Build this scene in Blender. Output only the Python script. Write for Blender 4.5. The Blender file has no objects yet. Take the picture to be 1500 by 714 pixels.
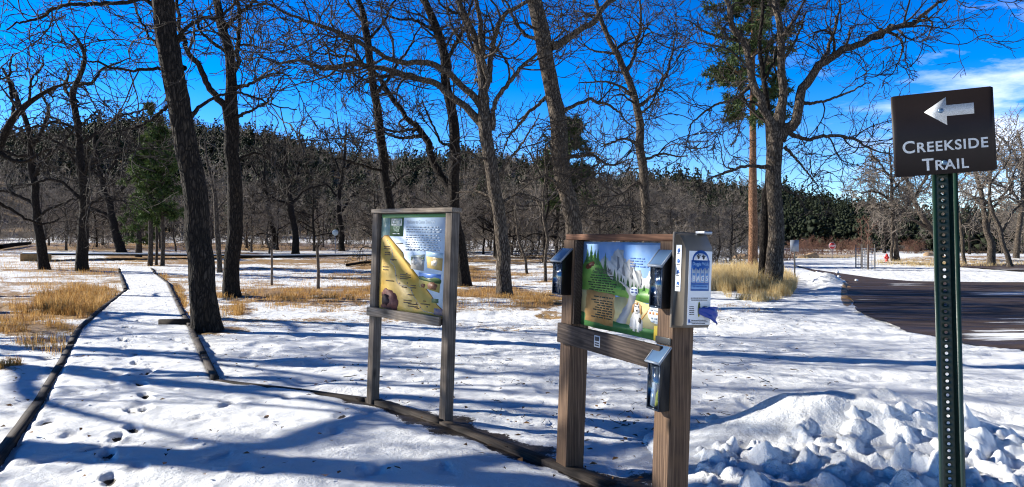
import bpy, math, random
import numpy as np
from mathutils import Matrix, Vector, Euler

RNG = np.random.default_rng(11)
random.seed(5)
F, CX, HZ, EYE = 1042.0, 750.0, 362.0, 1.6      # photo pixels: focal length, centre column, horizon row; eye height in metres
scene = bpy.context.scene
COL = scene.collection

# ------------------------------------------------------------------ noise
def _h(ix, iy, iz):
    n = (ix * 374761393 + iy * 668265263 + iz * 2147483647 + 1013904223) & 0xffffffff
    n = ((n ^ (n >> 13)) * 1274126177) & 0xffffffff
    n = ((n ^ (n >> 16)) * 2246822519) & 0xffffffff
    return ((n ^ (n >> 15)) & 0xffff) / 65535.0

def vnoise(x, y, z=0.0):
    x, y, z = np.broadcast_arrays(np.asarray(x, float), np.asarray(y, float), np.asarray(z, float))
    ix, iy, iz = [np.floor(a).astype(np.int64) for a in (x, y, z)]
    fx, fy, fz = x - ix, y - iy, z - iz
    fx, fy, fz = [a * a * (3 - 2 * a) for a in (fx, fy, fz)]
    r = 0
    for dx in (0, 1):
        for dy in (0, 1):
            for dz in (0, 1):
                w = (fx if dx else 1 - fx) * (fy if dy else 1 - fy) * (fz if dz else 1 - fz)
                r = r + w * _h(ix + dx, iy + dy, iz + dz)
    return r

def vnoise2(x, y, s=0):
    x = np.asarray(x, float); y = np.asarray(y, float)
    ix, iy = np.floor(x).astype(np.int64), np.floor(y).astype(np.int64)
    fx, fy = x - ix, y - iy
    fx, fy = fx * fx * (3 - 2 * fx), fy * fy * (3 - 2 * fy)
    s = int(s)
    return ((_h(ix, iy, s) * (1 - fx) + _h(ix + 1, iy, s) * fx) * (1 - fy)
            + (_h(ix, iy + 1, s) * (1 - fx) + _h(ix + 1, iy + 1, s) * fx) * fy)

def fbm2(x, y, s=0, o=4):
    r, a, t = 0, 1.0, 0
    for k in range(o):
        r = r + a * (vnoise2(x * 2**k + 17.3 * k, y * 2**k - 9.1 * k, s + k) - .5); t += a; a *= .5
    return r / t * 2

def sstep(a, b, x):
    t = np.clip((x - a) / (b - a), 0, 1)
    return t * t * (3 - 2 * t)

# ------------------------------------------------------------------ mesh accumulators
class Acc:
    """collects vertices, faces and a material index, then makes one mesh object"""
    def __init__(self):
        self.v, self.f3, self.f4, self.fn, self.n = [], [], [], [], 0
    def add(self, v, quads=None, tris=None, ngons=None):
        v = np.asarray(v, float).reshape(-1, 3)
        if quads is not None and len(quads): self.f4.append(np.asarray(quads, np.int64).reshape(-1, 4) + self.n)
        if tris is not None and len(tris): self.f3.append(np.asarray(tris, np.int64).reshape(-1, 3) + self.n)
        if ngons:
            for g in ngons: self.fn.append([i + self.n for i in g])
        self.v.append(v); self.n += len(v)
        return self
    def box(self, x0, x1, y0, y1, z0, z1, rot=None, bev=0.0):
        c = np.array([[(x0, x1)[i], (y0, y1)[j], (z0, z1)[k]] for i in (0, 1) for j in (0, 1) for k in (0, 1)], float)
        q = [[0, 1, 3, 2], [4, 6, 7, 5], [0, 4, 5, 1], [2, 3, 7, 6], [0, 2, 6, 4], [1, 5, 7, 3]]
        if bev > 0:
            import bmesh
            bm = bmesh.new()
            vs = [bm.verts.new(p) for p in c]
            for f in q: bm.faces.new([vs[i] for i in f])
            bmesh.ops.bevel(bm, geom=list(bm.edges), offset=bev, segments=2, profile=.6, affect='EDGES')
            bm.verts.index_update()
            c = np.array([v.co[:] for v in bm.verts]); gg = [[v.index for v in f.verts] for f in bm.faces]; bm.free()
            if rot is not None: c = c @ np.array(rot).T
            return self.add(c, ngons=gg)
        if rot is not None: c = c @ np.array(rot).T
        return self.add(c, quads=q)
    def poly(self, pts, z0, z1):
        """prism of a 2D outline (x, z) between depths y=z0 (front) and y=z1 (back)"""
        n = len(pts)
        a = sum(pts[i][0] * pts[(i + 1) % n][1] - pts[(i + 1) % n][0] * pts[i][1] for i in range(n))
        if a < 0: pts = pts[::-1]
        v = [(p[0], z0, p[1]) for p in pts] + [(p[0], z1, p[1]) for p in pts]
        g = [list(range(n)), list(range(2 * n - 1, n - 1, -1))] + [[i, n + i, n + (i + 1) % n, (i + 1) % n] for i in range(n)]
        return self.add(v, ngons=g)
    def mesh(self, name, smooth=False):
        me = bpy.data.meshes.new(name)
        V = np.concatenate(self.v) if self.v else np.zeros((0, 3))
        loops, sizes = [], []
        for arr, k in ((self.f4, 4), (self.f3, 3)):
            if arr:
                a = np.concatenate(arr); loops.append(a.ravel()); sizes.append(np.full(len(a), k))
        if self.fn:
            loops.append(np.array([i for g in self.fn for i in g])); sizes.append(np.array([len(g) for g in self.fn]))
        L = np.concatenate(loops).astype(np.int32); S = np.concatenate(sizes).astype(np.int32)
        me.vertices.add(len(V)); me.vertices.foreach_set('co', V.astype(np.float32).ravel())
        me.loops.add(len(L)); me.loops.foreach_set('vertex_index', L)
        me.polygons.add(len(S))
        me.polygons.foreach_set('loop_start', np.concatenate([[0], np.cumsum(S)[:-1]]).astype(np.int32))
        me.polygons.foreach_set('loop_total', S)
        if smooth: me.polygons.foreach_set('use_smooth', np.ones(len(S), bool))
        me.update(calc_edges=True); me.validate()
        return me
    def obj(self, name, mat, parent=None, smooth=False):
        me = self.mesh(name, smooth)
        if mat: me.materials.append(mat)
        return link(name, me, parent)

def link(name, data, parent=None):
    o = bpy.data.objects.new(name, data); COL.objects.link(o)
    if parent: o.parent = parent
    return o

def tag(o, label=None, cat=None, group=None, kind=None):
    for k, v in (('label', label), ('category', cat), ('group', group), ('kind', kind)):
        if v: o[k] = v
    return o

def thing(name, label, cat, loc=(0, 0, 0), rot=(0, 0, 0), group=None):
    o = bpy.data.objects.new(name, None); COL.objects.link(o); o.empty_display_size = .2
    o.location = loc; o.rotation_euler = rot
    return tag(o, label, cat, group)

# ------------------------------------------------------------------ materials
def mat(name, color=(.5, .5, .5), rough=.6, metallic=0.0, spec=.5):
    m = bpy.data.materials.new(name); m.use_nodes = True
    b = m.node_tree.nodes['Principled BSDF']
    b.inputs['Base Color'].default_value = (*color, 1); b.inputs['Roughness'].default_value = rough
    b.inputs['Metallic'].default_value = metallic; b.inputs['Specular IOR Level'].default_value = spec
    return m

class NT:
    def __init__(self, m): self.t = m.node_tree; self.b = self.t.nodes.get('Principled BSDF')
    def n(self, typ, **kw):
        nd = self.t.nodes.new(typ)
        for k, v in kw.items():
            if k in nd.inputs.keys(): nd.inputs[k].default_value = v
            else: setattr(nd, k, v)
        return nd
    def l(self, a, b): self.t.links.new(a, b)
    def ramp(self, fac, stops):
        r = self.n('ShaderNodeValToRGB'); e = r.color_ramp.elements
        while len(e) < len(stops): e.new(.5)
        for i, (p, c) in enumerate(stops): e[i].position = p; e[i].color = (*c, 1)
        self.l(fac, r.inputs[0]); return r.outputs[0]
    def coords(self, scale=(1, 1, 1), kind='Object', rot=(0, 0, 0)):
        tc = self.n('ShaderNodeTexCoord'); mp = self.n('ShaderNodeMapping')
        mp.inputs['Scale'].default_value = scale; mp.inputs['Rotation'].default_value = rot
        self.l(tc.outputs[kind], mp.inputs[0]); return mp.outputs[0]
    def noise(self, vec, scale, detail=4, rough=.55):
        x = self.n('ShaderNodeTexNoise', Scale=scale, Detail=detail, Roughness=rough)
        if vec is not None: self.l(vec, x.inputs['Vector'])
        return x.outputs['Fac']
    def math(self, op, a, b=None, clamp=False):
        x = self.n('ShaderNodeMath', operation=op); x.use_clamp = clamp
        for i, q in enumerate((a, b)):
            if q is None: continue
            if isinstance(q, (int, float)): x.inputs[i].default_value = q
            else: self.l(q, x.inputs[i])
        return x.outputs[0]
    def mix(self, fac, a, b):
        x = self.n('ShaderNodeMix', data_type='RGBA')
        for s, q in ((0, fac), (6, a), (7, b)):
            if isinstance(q, tuple): x.inputs[s].default_value = (*q, 1)
            elif isinstance(q, (int, float)): x.inputs[s].default_value = q
            else: self.l(q, x.inputs[s])
        return x.outputs[2]
    def bump(self, h, strength=.5, dist=.02, normal=None):
        x = self.n('ShaderNodeBump', Strength=strength, Distance=dist); self.l(h, x.inputs['Height'])
        if normal is not None: self.l(normal, x.inputs['Normal'])
        return x.outputs[0]
    def base(self, c): self.l(c, self.b.inputs['Base Color'])
    def normal(self, c): self.l(c, self.b.inputs['Normal'])

def bark_mat(name, dark, mid, light, lichen=None):
    m = mat(name, mid, .9, spec=.2); t = NT(m)
    v = t.coords((1, 1, .22)); v2 = t.coords((1, 1, .35))
    a = t.noise(v, 26, 5, .65); c = t.noise(v2, 5, 3)
    col = t.ramp(a, [(.3, dark), (.5, mid), (.72, light)])
    if lichen: col = t.mix(t.math('MULTIPLY', t.math('SUBTRACT', c, .52, True), 2.2, True), col, lichen)
    vo = t.n('ShaderNodeTexVoronoi', Scale=23.0); vo.feature = 'DISTANCE_TO_EDGE'
    wv_ = t.n('ShaderNodeMix', data_type='VECTOR'); wv_.inputs[0].default_value = .12; nz_ = t.n('ShaderNodeTexNoise', Scale=6.0); t.l(v, nz_.inputs['Vector']); t.l(v, wv_.inputs[4]); t.l(nz_.outputs['Color'], wv_.inputs[5]); t.l(wv_.outputs[1], vo.inputs['Vector'])
    crack = t.math('MULTIPLY', vo.outputs['Distance'], 5.0, True)
    t.base(t.mix(crack, tuple(q * 1.0 for q in dark), col))
    h = t.math('ADD', t.math('MULTIPLY', a, .5), crack)
    t.normal(t.bump(h, .9, .03)); return m

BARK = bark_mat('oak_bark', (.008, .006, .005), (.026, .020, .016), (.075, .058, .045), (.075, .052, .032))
BARK_LIT = bark_mat('sunlit_grey_oak_bark', (.03, .023, .018), (.12, .096, .075), (.32, .265, .21), (.24, .185, .125))  # lighter oak bark for sunlit and pale trunks, sunlight put into its colour
BARK_PINE = bark_mat('pine_bark', (.09, .045, .025), (.3, .16, .09), (.5, .3, .19))
BARK_SLIM = bark_mat('young_pine_bark', (.03, .024, .02), (.09, .07, .055), (.17, .13, .1))

def twig_mat(name, a, b):
    m = mat(name, a, .85, spec=.25); t = NT(m)
    t.base(t.ramp(t.noise(t.coords((1, 1, 1)), 1.7, 3), [(.35, a), (.65, b)])); return m
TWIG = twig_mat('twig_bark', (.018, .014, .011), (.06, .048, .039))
TWIG_LIT = twig_mat('sunlit_grey_twig_bark', (.09, .075, .062), (.25, .21, .175))  # lit copy of the twig bark, sun on the twigs mixed into its greys
TWIG_RED = twig_mat('reddish_twig_bark', (.14, .07, .05), (.24, .13, .09))

def leaf_mat(name, a, b, c, thin=.2):
    m = mat(name, a, .7, spec=.2); t = NT(m)
    g = t.n('ShaderNodeNewGeometry')
    n = t.noise(t.coords(), .35, 3)
    f = t.math('ADD', t.math('MULTIPLY', g.outputs['Random Per Island'], .6), t.math('MULTIPLY', n, .4))
    col = t.ramp(f, [(.2, a), (.5, b), (.85, c)]); t.base(col)
    tl = t.n('ShaderNodeBsdfTranslucent'); mx_ = t.n('ShaderNodeMixShader'); mx_.inputs[0].default_value = thin; t.l(col, tl.inputs[0])
    t.l(t.b.outputs[0], mx_.inputs[1]); t.l(tl.outputs[0], mx_.inputs[2]); t.l(mx_.outputs[0], t.t.nodes['Material Output'].inputs[0]); return m
NEEDLE = leaf_mat('pine_needles', (.018, .032, .012), (.045, .072, .024), (.10, .13, .045))
NEEDLE_BRIGHT = leaf_mat('bright_pine_needles', (.022, .042, .012), (.055, .095, .025), (.13, .17, .05))
NEEDLE_FAR = leaf_mat('far_pine_needles', (.010, .015, .008), (.018, .027, .013), (.034, .044, .021))
STRAW = leaf_mat('dry_grass', (.25, .115, .035), (.52, .29, .085), (.74, .51, .22), .4)
STRAW_PALE = leaf_mat('pale_dry_grass', (.46, .30, .11), (.72, .53, .24), (.88, .74, .44), .45)

def wood_mat(name, dark, mid, light, axis, stain=None):
    m = mat(name, mid, .8, spec=.25); t = NT(m)
    sc = [21, 21, 21]; sc[axis] = 1.1
    v = t.coords(tuple(sc))
    w = t.n('ShaderNodeTexWave', Scale=1.2, Distortion=7.0, Detail=3.0); w.inputs['Detail Scale'].default_value = 1.4
    w.bands_direction = 'DIAGONAL'; t.l(v, w.inputs['Vector'])
    fine = [60, 60, 60]; fine[axis] = 2.0
    n = t.noise(t.coords(tuple(fine)), 2.0, 4, .7)
    w2 = t.noise(t.coords(tuple(q * .5 for q in sc)), 1.0, 3)
    f = t.math('ADD', t.math('MULTIPLY', w.outputs['Fac'], .16), t.math('MULTIPLY', n, .50)); f = t.math('ADD', f, t.math('MULTIPLY', w2, .36))
    col = t.ramp(f, [(.25, dark), (.5, mid), (.75, light)])
    big = t.noise(t.coords((2, 2, 2)), 2.2, 3)
    col = t.mix(t.math('MULTIPLY', t.math('SUBTRACT', big, .45, True), 2.5, True), col, stain or dark)
    ks = [5.5, 5.5, 5.5]; ks[axis] = 2.4; kn = t.n('ShaderNodeTexVoronoi', Scale=1.0); t.l(t.coords(tuple(ks)), kn.inputs['Vector'])
    col = t.mix(t.math('MULTIPLY', t.math('SUBTRACT', .17, kn.outputs['Distance'], True), 9, True), col, tuple(c * .6 for c in dark))      # knots
    t.base(col); t.normal(t.bump(f, .5, .004)); return m
GREYW_V = wood_mat('weathered_post_wood', (.05, .038, .029), (.13, .102, .08), (.27, .222, .178), 2)
GREYW_H = wood_mat('weathered_rail_wood', (.09, .068, .05), (.24, .19, .145), (.44, .37, .3), 0)
BROWNW_V = wood_mat('brown_post_wood', (.03, .018, .011), (.10, .06, .038), (.24, .155, .098), 2, (.14, .082, .045))
BROWNW_H = wood_mat('dark_rail_wood', (.02, .014, .011), (.06, .043, .034), (.15, .11, .085), 0)
REDW_H = wood_mat('reddish_rail_wood', (.05, .022, .012), (.12, .055, .03), (.26, .13, .075), 0)
TIMBER = wood_mat('edging_timber_wood', (.012, .009, .007), (.036, .026, .02), (.085, .064, .05), 0)
DECKW = wood_mat('boardwalk_wood', (.14, .075, .03), (.33, .19, .08), (.48, .31, .15), 0)

def snow_mat(name, ground=True):
    m = mat(name, (.85, .87, .9), .55, spec=.35); t = NT(m)
    v = t.coords()
    big = t.noise(v, 1.1, 4); mid = t.noise(v, 7, 5, .6); fine = t.noise(v, 38, 4, .7)
    grain = t.noise(v, 190, 2, .6)
    vo = t.n('ShaderNodeTexVoronoi', Scale=9.0); t.l(v, vo.inputs['Vector']); vo.feature = 'SMOOTH_F1'
    h = t.math('ADD', t.math('MULTIPLY', mid, 1.0), t.math('MULTIPLY', fine, .45))
    h = t.math('ADD', h, t.math('MULTIPLY', grain, .12))
    h = t.math('ADD', h, t.math('MULTIPLY', vo.outputs['Distance'], .5))
    patch = t.noise(v, .7, 3, .6); h = t.math('MULTIPLY', h, t.math('ADD', .25, t.math('MULTIPLY', t.math('SUBTRACT', patch, .35, True), 3.2, True)))
    nrm = t.bump(h, .75, .045)
    snow = t.ramp(big, [(.3, (.80, .82, .84)), (.7, (.89, .90, .91))])
    if ground:
        a = t.n('ShaderNodeAttribute', attribute_name='bare').outputs['Fac']
        s = t.n('ShaderNodeAttribute', attribute_name='soil').outputs['Fac']
        nz = t.math('ADD', t.math('MULTIPLY', mid, .55), t.math('MULTIPLY', fine, .45))
        f = t.math('ADD', a, t.math('MULTIPLY', t.math('SUBTRACT', nz, .5), 2.0))
        f = t.math('MULTIPLY', t.math('SUBTRACT', f, .48), 9.0, True)
        litter = t.ramp(t.noise(t.coords((1, 1, 1)), 24, 5, .75), [(.3, (.10, .052, .02)), (.5, (.31, .18, .06)), (.7, (.50, .34, .14))])
        col = t.mix(f, snow, litter)
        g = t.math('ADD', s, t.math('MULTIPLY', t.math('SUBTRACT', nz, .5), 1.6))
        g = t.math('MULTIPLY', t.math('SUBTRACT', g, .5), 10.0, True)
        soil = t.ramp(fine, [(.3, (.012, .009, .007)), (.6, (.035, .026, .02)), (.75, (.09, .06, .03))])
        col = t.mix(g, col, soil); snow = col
    if not ground: snow = t.mix(t.math('MULTIPLY', t.math('SUBTRACT', t.noise(v, 14, 6, .75), .60, True), 3.0, True), snow, (.40, .37, .33))      # grit from the plough
    t.base(snow); t.normal(nrm); return m
SNOW_GROUND = snow_mat('snow_over_dry_turf')
SNOW_PURE = snow_mat('clean_snow', False)

ASPHALT = mat('reddish_asphalt', (.06, .045, .04), .85, spec=.12)
t = NT(ASPHALT); v = t.coords((1, 1, 1)); vs = t.coords((.25, 1.4, 1))
wear_shade = t.noise(vs, 1.3, 5, .65)  # worn streaks, with tree shadow contrast put into the colour
col = t.ramp(t.noise(v, 45, 4, .75), [(.3, (.034, .025, .021)), (.7, (.105, .073, .06))])
col = t.mix(t.math('MULTIPLY', t.math('SUBTRACT', t.noise(t.coords((.12, 1.1, 1)), 2.2, 6, .7), .46, True), 4.0, True), col, (.024, .019, .018))  # dark streaks: tree shadows and wet painted into the asphalt
col = t.mix(t.math('MULTIPLY', t.math('SUBTRACT', wear_shade, .5, True), 2.4, True), col, (.135, .09, .072))
sn = t.n('ShaderNodeAttribute', attribute_name='bare').outputs['Fac']
f = t.math('ADD', t.math('ADD', sn, .10), t.math('MULTIPLY', t.math('SUBTRACT', t.noise(t.coords((.18, 1.5, 1)), 2.6, 6, .7), .5), 2.1))
col = t.mix(t.math('MULTIPLY', t.math('SUBTRACT', f, .5), 6, True), col, (.82, .84, .87))
t.base(col); t.normal(t.bump(t.noise(v, 90, 2), .4, .01)); t.l(t.ramp(wear_shade, [(.42, (.5, .5, .5)), (.6, (.9, .9, .9))]), t.b.inputs['Roughness'])

BLACKPL = mat('black_plastic', (.008, .009, .011), .35)
DARKBLUEPL = mat('smoked_plastic', (.02, .03, .05), .18)
LID = mat('sky_tinted_lid', (.10, .17, .28), .12, spec=.7)  # clear lid, the blue of the reflected sky put into its colour
TAN = mat('tan_plastic', (.15, .132, .11), .45)
LABELW = mat('white_label', (.72, .74, .77), .4)
LABELB = mat('blue_print', (.03, .12, .40), .4)
LABELLB = mat('pale_blue_print', (.2, .38, .68), .4)
PRINTK = mat('dark_print', (.03, .03, .035), .5)
BAGBLUE = mat('blue_bag_plastic', (.012, .045, .30), .35)
STEEL = mat('zinc_steel', (.27, .29, .33), .45, metallic=.9)
CLEAR = bpy.data.materials.new('clear_acrylic'); CLEAR.use_nodes = True
t = NT(CLEAR); t.t.nodes.remove(t.b)
gl = t.n('ShaderNodeBsdfGlossy', Roughness=.08); tr = t.n('ShaderNodeBsdfTransparent'); mx = t.n('ShaderNodeMixShader'); mx.inputs[0].default_value = .16
tr.inputs[0].default_value = (.8, .86, .92, 1)
t.l(tr.outputs[0], mx.inputs[1]); t.l(gl.outputs[0], mx.inputs[2]); t.l(mx.outputs[0], t.t.nodes['Material Output'].inputs[0])

def flat(name, c, r=.45, var=None, scale=6):
    m = mat(name, c, r, spec=.35)
    if var is not None:
        t = NT(m); t.base(t.ramp(t.noise(t.coords(), scale, 4, .6), [(.3, c), (.7, var)]))
    return m

# ------------------------------------------------------------------ terrain
def pxs(x, y): return CX + np.asarray(x) / np.maximum(y, .05) * F

RID_X = np.array([-900, -300, 0, 120, 240, 350, 430, 510, 620, 700, 790, 885, 1000, 1050, 1180, 1245, 1330, 1420, 1560, 1800, 2400], float)
RID_Y = np.array([300, 250, 222, 212, 195, 200, 215, 228, 232, 226, 238, 262, 262, 266, 277, 290, 303, 314, 314, 300, 330], float)
def base_z(x, y):
    x = np.asarray(x, float); y = np.asarray(y, float)
    r = np.hypot(x, y)
    px = np.where(y > 1, pxs(x, np.maximum(y, 1)), np.where(x > 0, 2400., -900.))
    px = np.clip(px, -900, 2400)
    slope = .024 * (1 - sstep(850, 1200, px)) + .003
    fwd = sstep(-.2, .3, y / np.maximum(r, .01))
    z = slope * np.clip(r - 46, 0, 120) * fwd
    ridge = (HZ - np.interp(px, RID_X, RID_Y)) / F * 430 + EYE
    z = z + np.maximum(ridge - 13.0, 0) * sstep(165, 430, r) * fwd
    z = z + 2.5 * fbm2(x / 60, y / 60, 40, 3) * sstep(150, 260, r) * fwd
    return z - .5 * np.clip(r - 430, 0, 999) * .12

def gp(px, py, lift=0.0):
    """the point of the ground seen at a photo pixel"""
    dx, dz = (px - CX) / F, (HZ - py) / F
    ds = np.geomspace(1.2, 420, 4000)
    zz = EYE + dz * ds - base_z(dx * ds, ds) - lift
    k = np.argmax(zz < 0)
    if zz[k] >= 0: k = len(ds) - 1
    d = ds[k]
    return np.array([dx * d, d, float(base_z(dx * d, d)) + lift])

def at(px, py, d): return np.array([(px - CX) / F * d, d, EYE + (HZ - py) / F * d])

# where dry grass breaks the snow (centre, half sizes in the photograph, strength)
BARE = [(120, 442, 75, 27, 1.0), (20, 458, 75, 13, .62), (15, 540, 30, 22, .75), (45, 482, 60, 12, .55), (10, 425, 45, 8, .45),
        (215, 408, 34, 8, .8), (258, 445, 18, 32, .9), (120, 398, 120, 7, .4), (60, 505, 40, 10, .4), (90, 480, 30, 8, .55),
        (430, 432, 130, 11, .95), (520, 424, 60, 7, .85), (380, 384, 220, 5, .55), (620, 405, 160, 9, .62), (350, 452, 30, 12, .7),
        (800, 440, 60, 12, .7), (805, 462, 25, 6, .55), (720, 428, 70, 10, .75), (470, 445, 70, 7, .7), (600, 440, 60, 9, .6),
        (1105, 412, 78, 30, 1.0), (1075, 452, 45, 14, .62), (1160, 420, 25, 12, .5),
        (230, 362, 420, 7, .68), (700, 380, 300, 8, .45), (240, 378, 90, 8, .7), (1400, 384, 150, 8.5, 1.0), (1180, 372, 150, 4.5, .95),
        (330, 375, 60, 6, .65), (560, 388, 60, 8, .7), (1060, 376, 40, 8, .5), (690, 400, 40, 8, .7)]
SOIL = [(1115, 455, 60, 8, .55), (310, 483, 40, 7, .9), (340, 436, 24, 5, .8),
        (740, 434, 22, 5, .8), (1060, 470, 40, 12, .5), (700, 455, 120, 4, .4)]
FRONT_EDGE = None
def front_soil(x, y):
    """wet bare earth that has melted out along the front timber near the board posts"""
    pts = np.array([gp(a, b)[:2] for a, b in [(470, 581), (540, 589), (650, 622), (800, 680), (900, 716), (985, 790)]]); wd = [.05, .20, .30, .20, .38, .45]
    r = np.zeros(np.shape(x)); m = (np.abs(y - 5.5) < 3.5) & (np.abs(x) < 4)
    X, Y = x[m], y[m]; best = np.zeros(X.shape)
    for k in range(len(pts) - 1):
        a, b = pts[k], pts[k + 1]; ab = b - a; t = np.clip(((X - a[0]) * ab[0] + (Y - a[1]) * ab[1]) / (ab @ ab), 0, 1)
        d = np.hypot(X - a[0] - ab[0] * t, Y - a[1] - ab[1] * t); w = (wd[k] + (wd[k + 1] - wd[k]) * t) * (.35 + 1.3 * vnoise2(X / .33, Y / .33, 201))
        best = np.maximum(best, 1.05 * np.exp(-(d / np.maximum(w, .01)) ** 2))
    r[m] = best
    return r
def ell(px, py, table):
    r = np.zeros(np.shape(px))
    for cx, cy, rx, ry, a in table:
        if rx == 0: continue
        e = ((px - cx) / rx) ** 2 + ((py - cy) / ry) ** 2
        r = np.maximum(r, a * np.sqrt(np.clip(1 - e, 0, 1)))
    return r

# the cleared trail: left and right edge as functions of distance
def edge(tab, far_first=True):
    P = np.array([gp(a, b)[:2] for a, b in tab]); o = np.argsort(P[:, 1]); return P[o]
EL = edge([(176, 393), (186, 426), (150, 455), (117, 487), (92, 540), (66, 590), (30, 645), (0, 692)])
ER = edge([(221, 393), (246, 416), (263, 452), (279, 482), (300, 530), (316, 561), (440, 576), (540, 589), (650, 622), (800, 680), (900, 716)])
EL = np.vstack([[-2.2, -3.0], [-3.0, 2.0], EL]); ER = np.vstack([[1.15, -3.0], [1.12, 3.2], ER])
def xl(y): return np.interp(y, EL[:, 1], EL[:, 0])
def xr(y): return np.interp(y, ER[:, 1], ER[:, 0])
PATH_FAR = float(gp(198, 393)[1])

# road: distance rows seen at photo rows
ROADL = np.array([(388, 1160), (390, 1165), (402, 1203), (415, 1236), (440, 1246), (460, 1264), (487, 1332), (505, 1420), (515, 1500), (530, 1625), (560, 1900)], float)
ROADU = np.array([(388, 1162), (395, 1190), (402, 1240), (409, 1290), (412.5, 1340), (414, 1450), (414.5, 2300)], float)
def on_road(px, py):
    l = np.interp(py, ROADL[:, 0], ROADL[:, 1]); u = np.interp(py, ROADU[:, 0], ROADU[:, 1])
    return (py > 388.5) & (px > l) & (px < u + 5) & (px < 2300) & (py < 560)

def relief(x, y):
    """crust, dimples and hummocks of the old snow"""
    r = np.hypot(x, y)
    far_ = 1 - .8 * sstep(22, 40, r) * sstep(.28, .40, x / np.maximum(y, .1)); n = .040 * far_ * fbm2(x / 2.6, y / 2.6, 3, 3) + .024 * fbm2(x / .6, y / .45, 9, 3)
    d = vnoise2(x / .19, y / .16, 21); n = n - .016 * sstep(.62, .95, d)
    d = vnoise2(x / .42 + 5, y / .36, 27); n = n - .040 * sstep(.64, .95, d)
    return n + .10 * fbm2(x / 9, y / 9, 15, 2) * sstep(14, 30, r) * (1 - sstep(.28, .40, x / np.maximum(y, .1)))

def build_ground():
    front = np.radians(np.linspace(-47, 47, 900)); rest = np.radians(np.linspace(47, 313, 110))[1:-1]
    th = np.concatenate([front, rest])
    rr = np.concatenate([[0.02], np.linspace(.35, 2.4, 30), np.geomspace(2.42, 32, 430), np.geomspace(32.4, 170, 150), np.geomspace(173, 900, 60)])
    T, R = np.meshgrid(th, rr)
    X, Y = R * np.sin(T), R * np.cos(T)
    bz = base_z(X, Y); z = bz + relief(X, Y) * (1 - .6 * sstep(60, 120, R))
    Yc = np.maximum(Y, .3); px = pxs(X, Yc); py = HZ + (EYE - bz) / Yc * F
    px = np.where(Y > .3, px, -5000)
    inp = (X > xl(Y) - .0) & (X < xr(Y) + .0) & (Y < PATH_FAR) & (Y > -3)
    z = np.where(inp, np.minimum(z, bz - .03), z)
    z = np.where(on_road(px, py), bz - .03, z)
    z += +.32 * np.exp(-(((px - 1206 - (py - 412) * 1.3) / 22) ** 2 + ((py - 414) / 9) ** 2)) * (0.4 + 1.2 * vnoise2(X / .5, Y / .5, 5))      # ploughed ridge beside the road
    z += .10 * np.exp(-(((px - 1085) / 60) ** 2 + ((py - 415) / 22) ** 2))
    z += .45 * np.exp(-(((px - 1430) / 120) ** 2 + ((py - 381) / 5) ** 2))
    n = th.size
    i = np.arange(len(rr) - 1)[:, None] * n; j = np.arange(n)[None, :]; k = (j + 1) % n
    q = np.stack([i + j, i + n + j, i + n + k, i + k], -1).reshape(-1, 4)
    a = Acc().add(np.stack([X, Y, z], -1), quads=q[:, ::-1])
    o = a.obj('ground', SNOW_GROUND, smooth=True); tag(o, kind='structure')
    d = R
    bare = ell(px, py, BARE) * (.0 + 1.30 * (.5 * vnoise2(X / .8, Y / .7, 71) + .5 * vnoise2(X / .25, Y / .25, 72))) + .60 * sstep(8.5, 18, d) * (1 - sstep(880, 1040, px)) * (py > 350) * (.05 + .9 * vnoise2(X / 3, Y / 1.4, 31) + .6 * vnoise2(X / .7, Y / .6, 32)) * .95
    bare += .10 * (1 - sstep(120, 300, px)) * (d > 4) * (d < 40) * (.3 + vnoise2(X / 1.2, Y / .8, 33))
    for bx, by in [(305, 484), (340, 434), (577, 418), (682, 418), (740, 432), (846, 424), (948, 412), (1128, 424), (121, 397), (66, 396), (178, 370), (433, 372), (501, 368), (404, 366), (772, 402), (799, 412), (228, 390), (398, 416), (466, 422)]:
        g = gp(bx, by); dd_ = np.hypot(X - g[0], Y - g[1]); bare = np.maximum(bare, 1.1 * np.exp(-(dd_ / (.55 + .5 * vnoise2(X / .5, Y / .5, 37))) ** 2))
    bare += .7 * sstep(165, 200, d)
    bare = np.where((px > 1150) & (py > 377) & (py < 520) & (px < 1290), np.minimum(bare, .25), bare); bare = np.maximum(bare, ell(px, py, [(1241, 432, 11, 20, 1.1)]))
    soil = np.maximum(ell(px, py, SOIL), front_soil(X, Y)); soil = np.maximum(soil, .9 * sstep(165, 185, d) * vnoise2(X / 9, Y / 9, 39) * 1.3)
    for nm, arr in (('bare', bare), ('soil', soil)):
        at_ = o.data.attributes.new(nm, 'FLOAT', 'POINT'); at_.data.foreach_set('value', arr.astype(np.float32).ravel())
    return o
build_ground()

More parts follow.
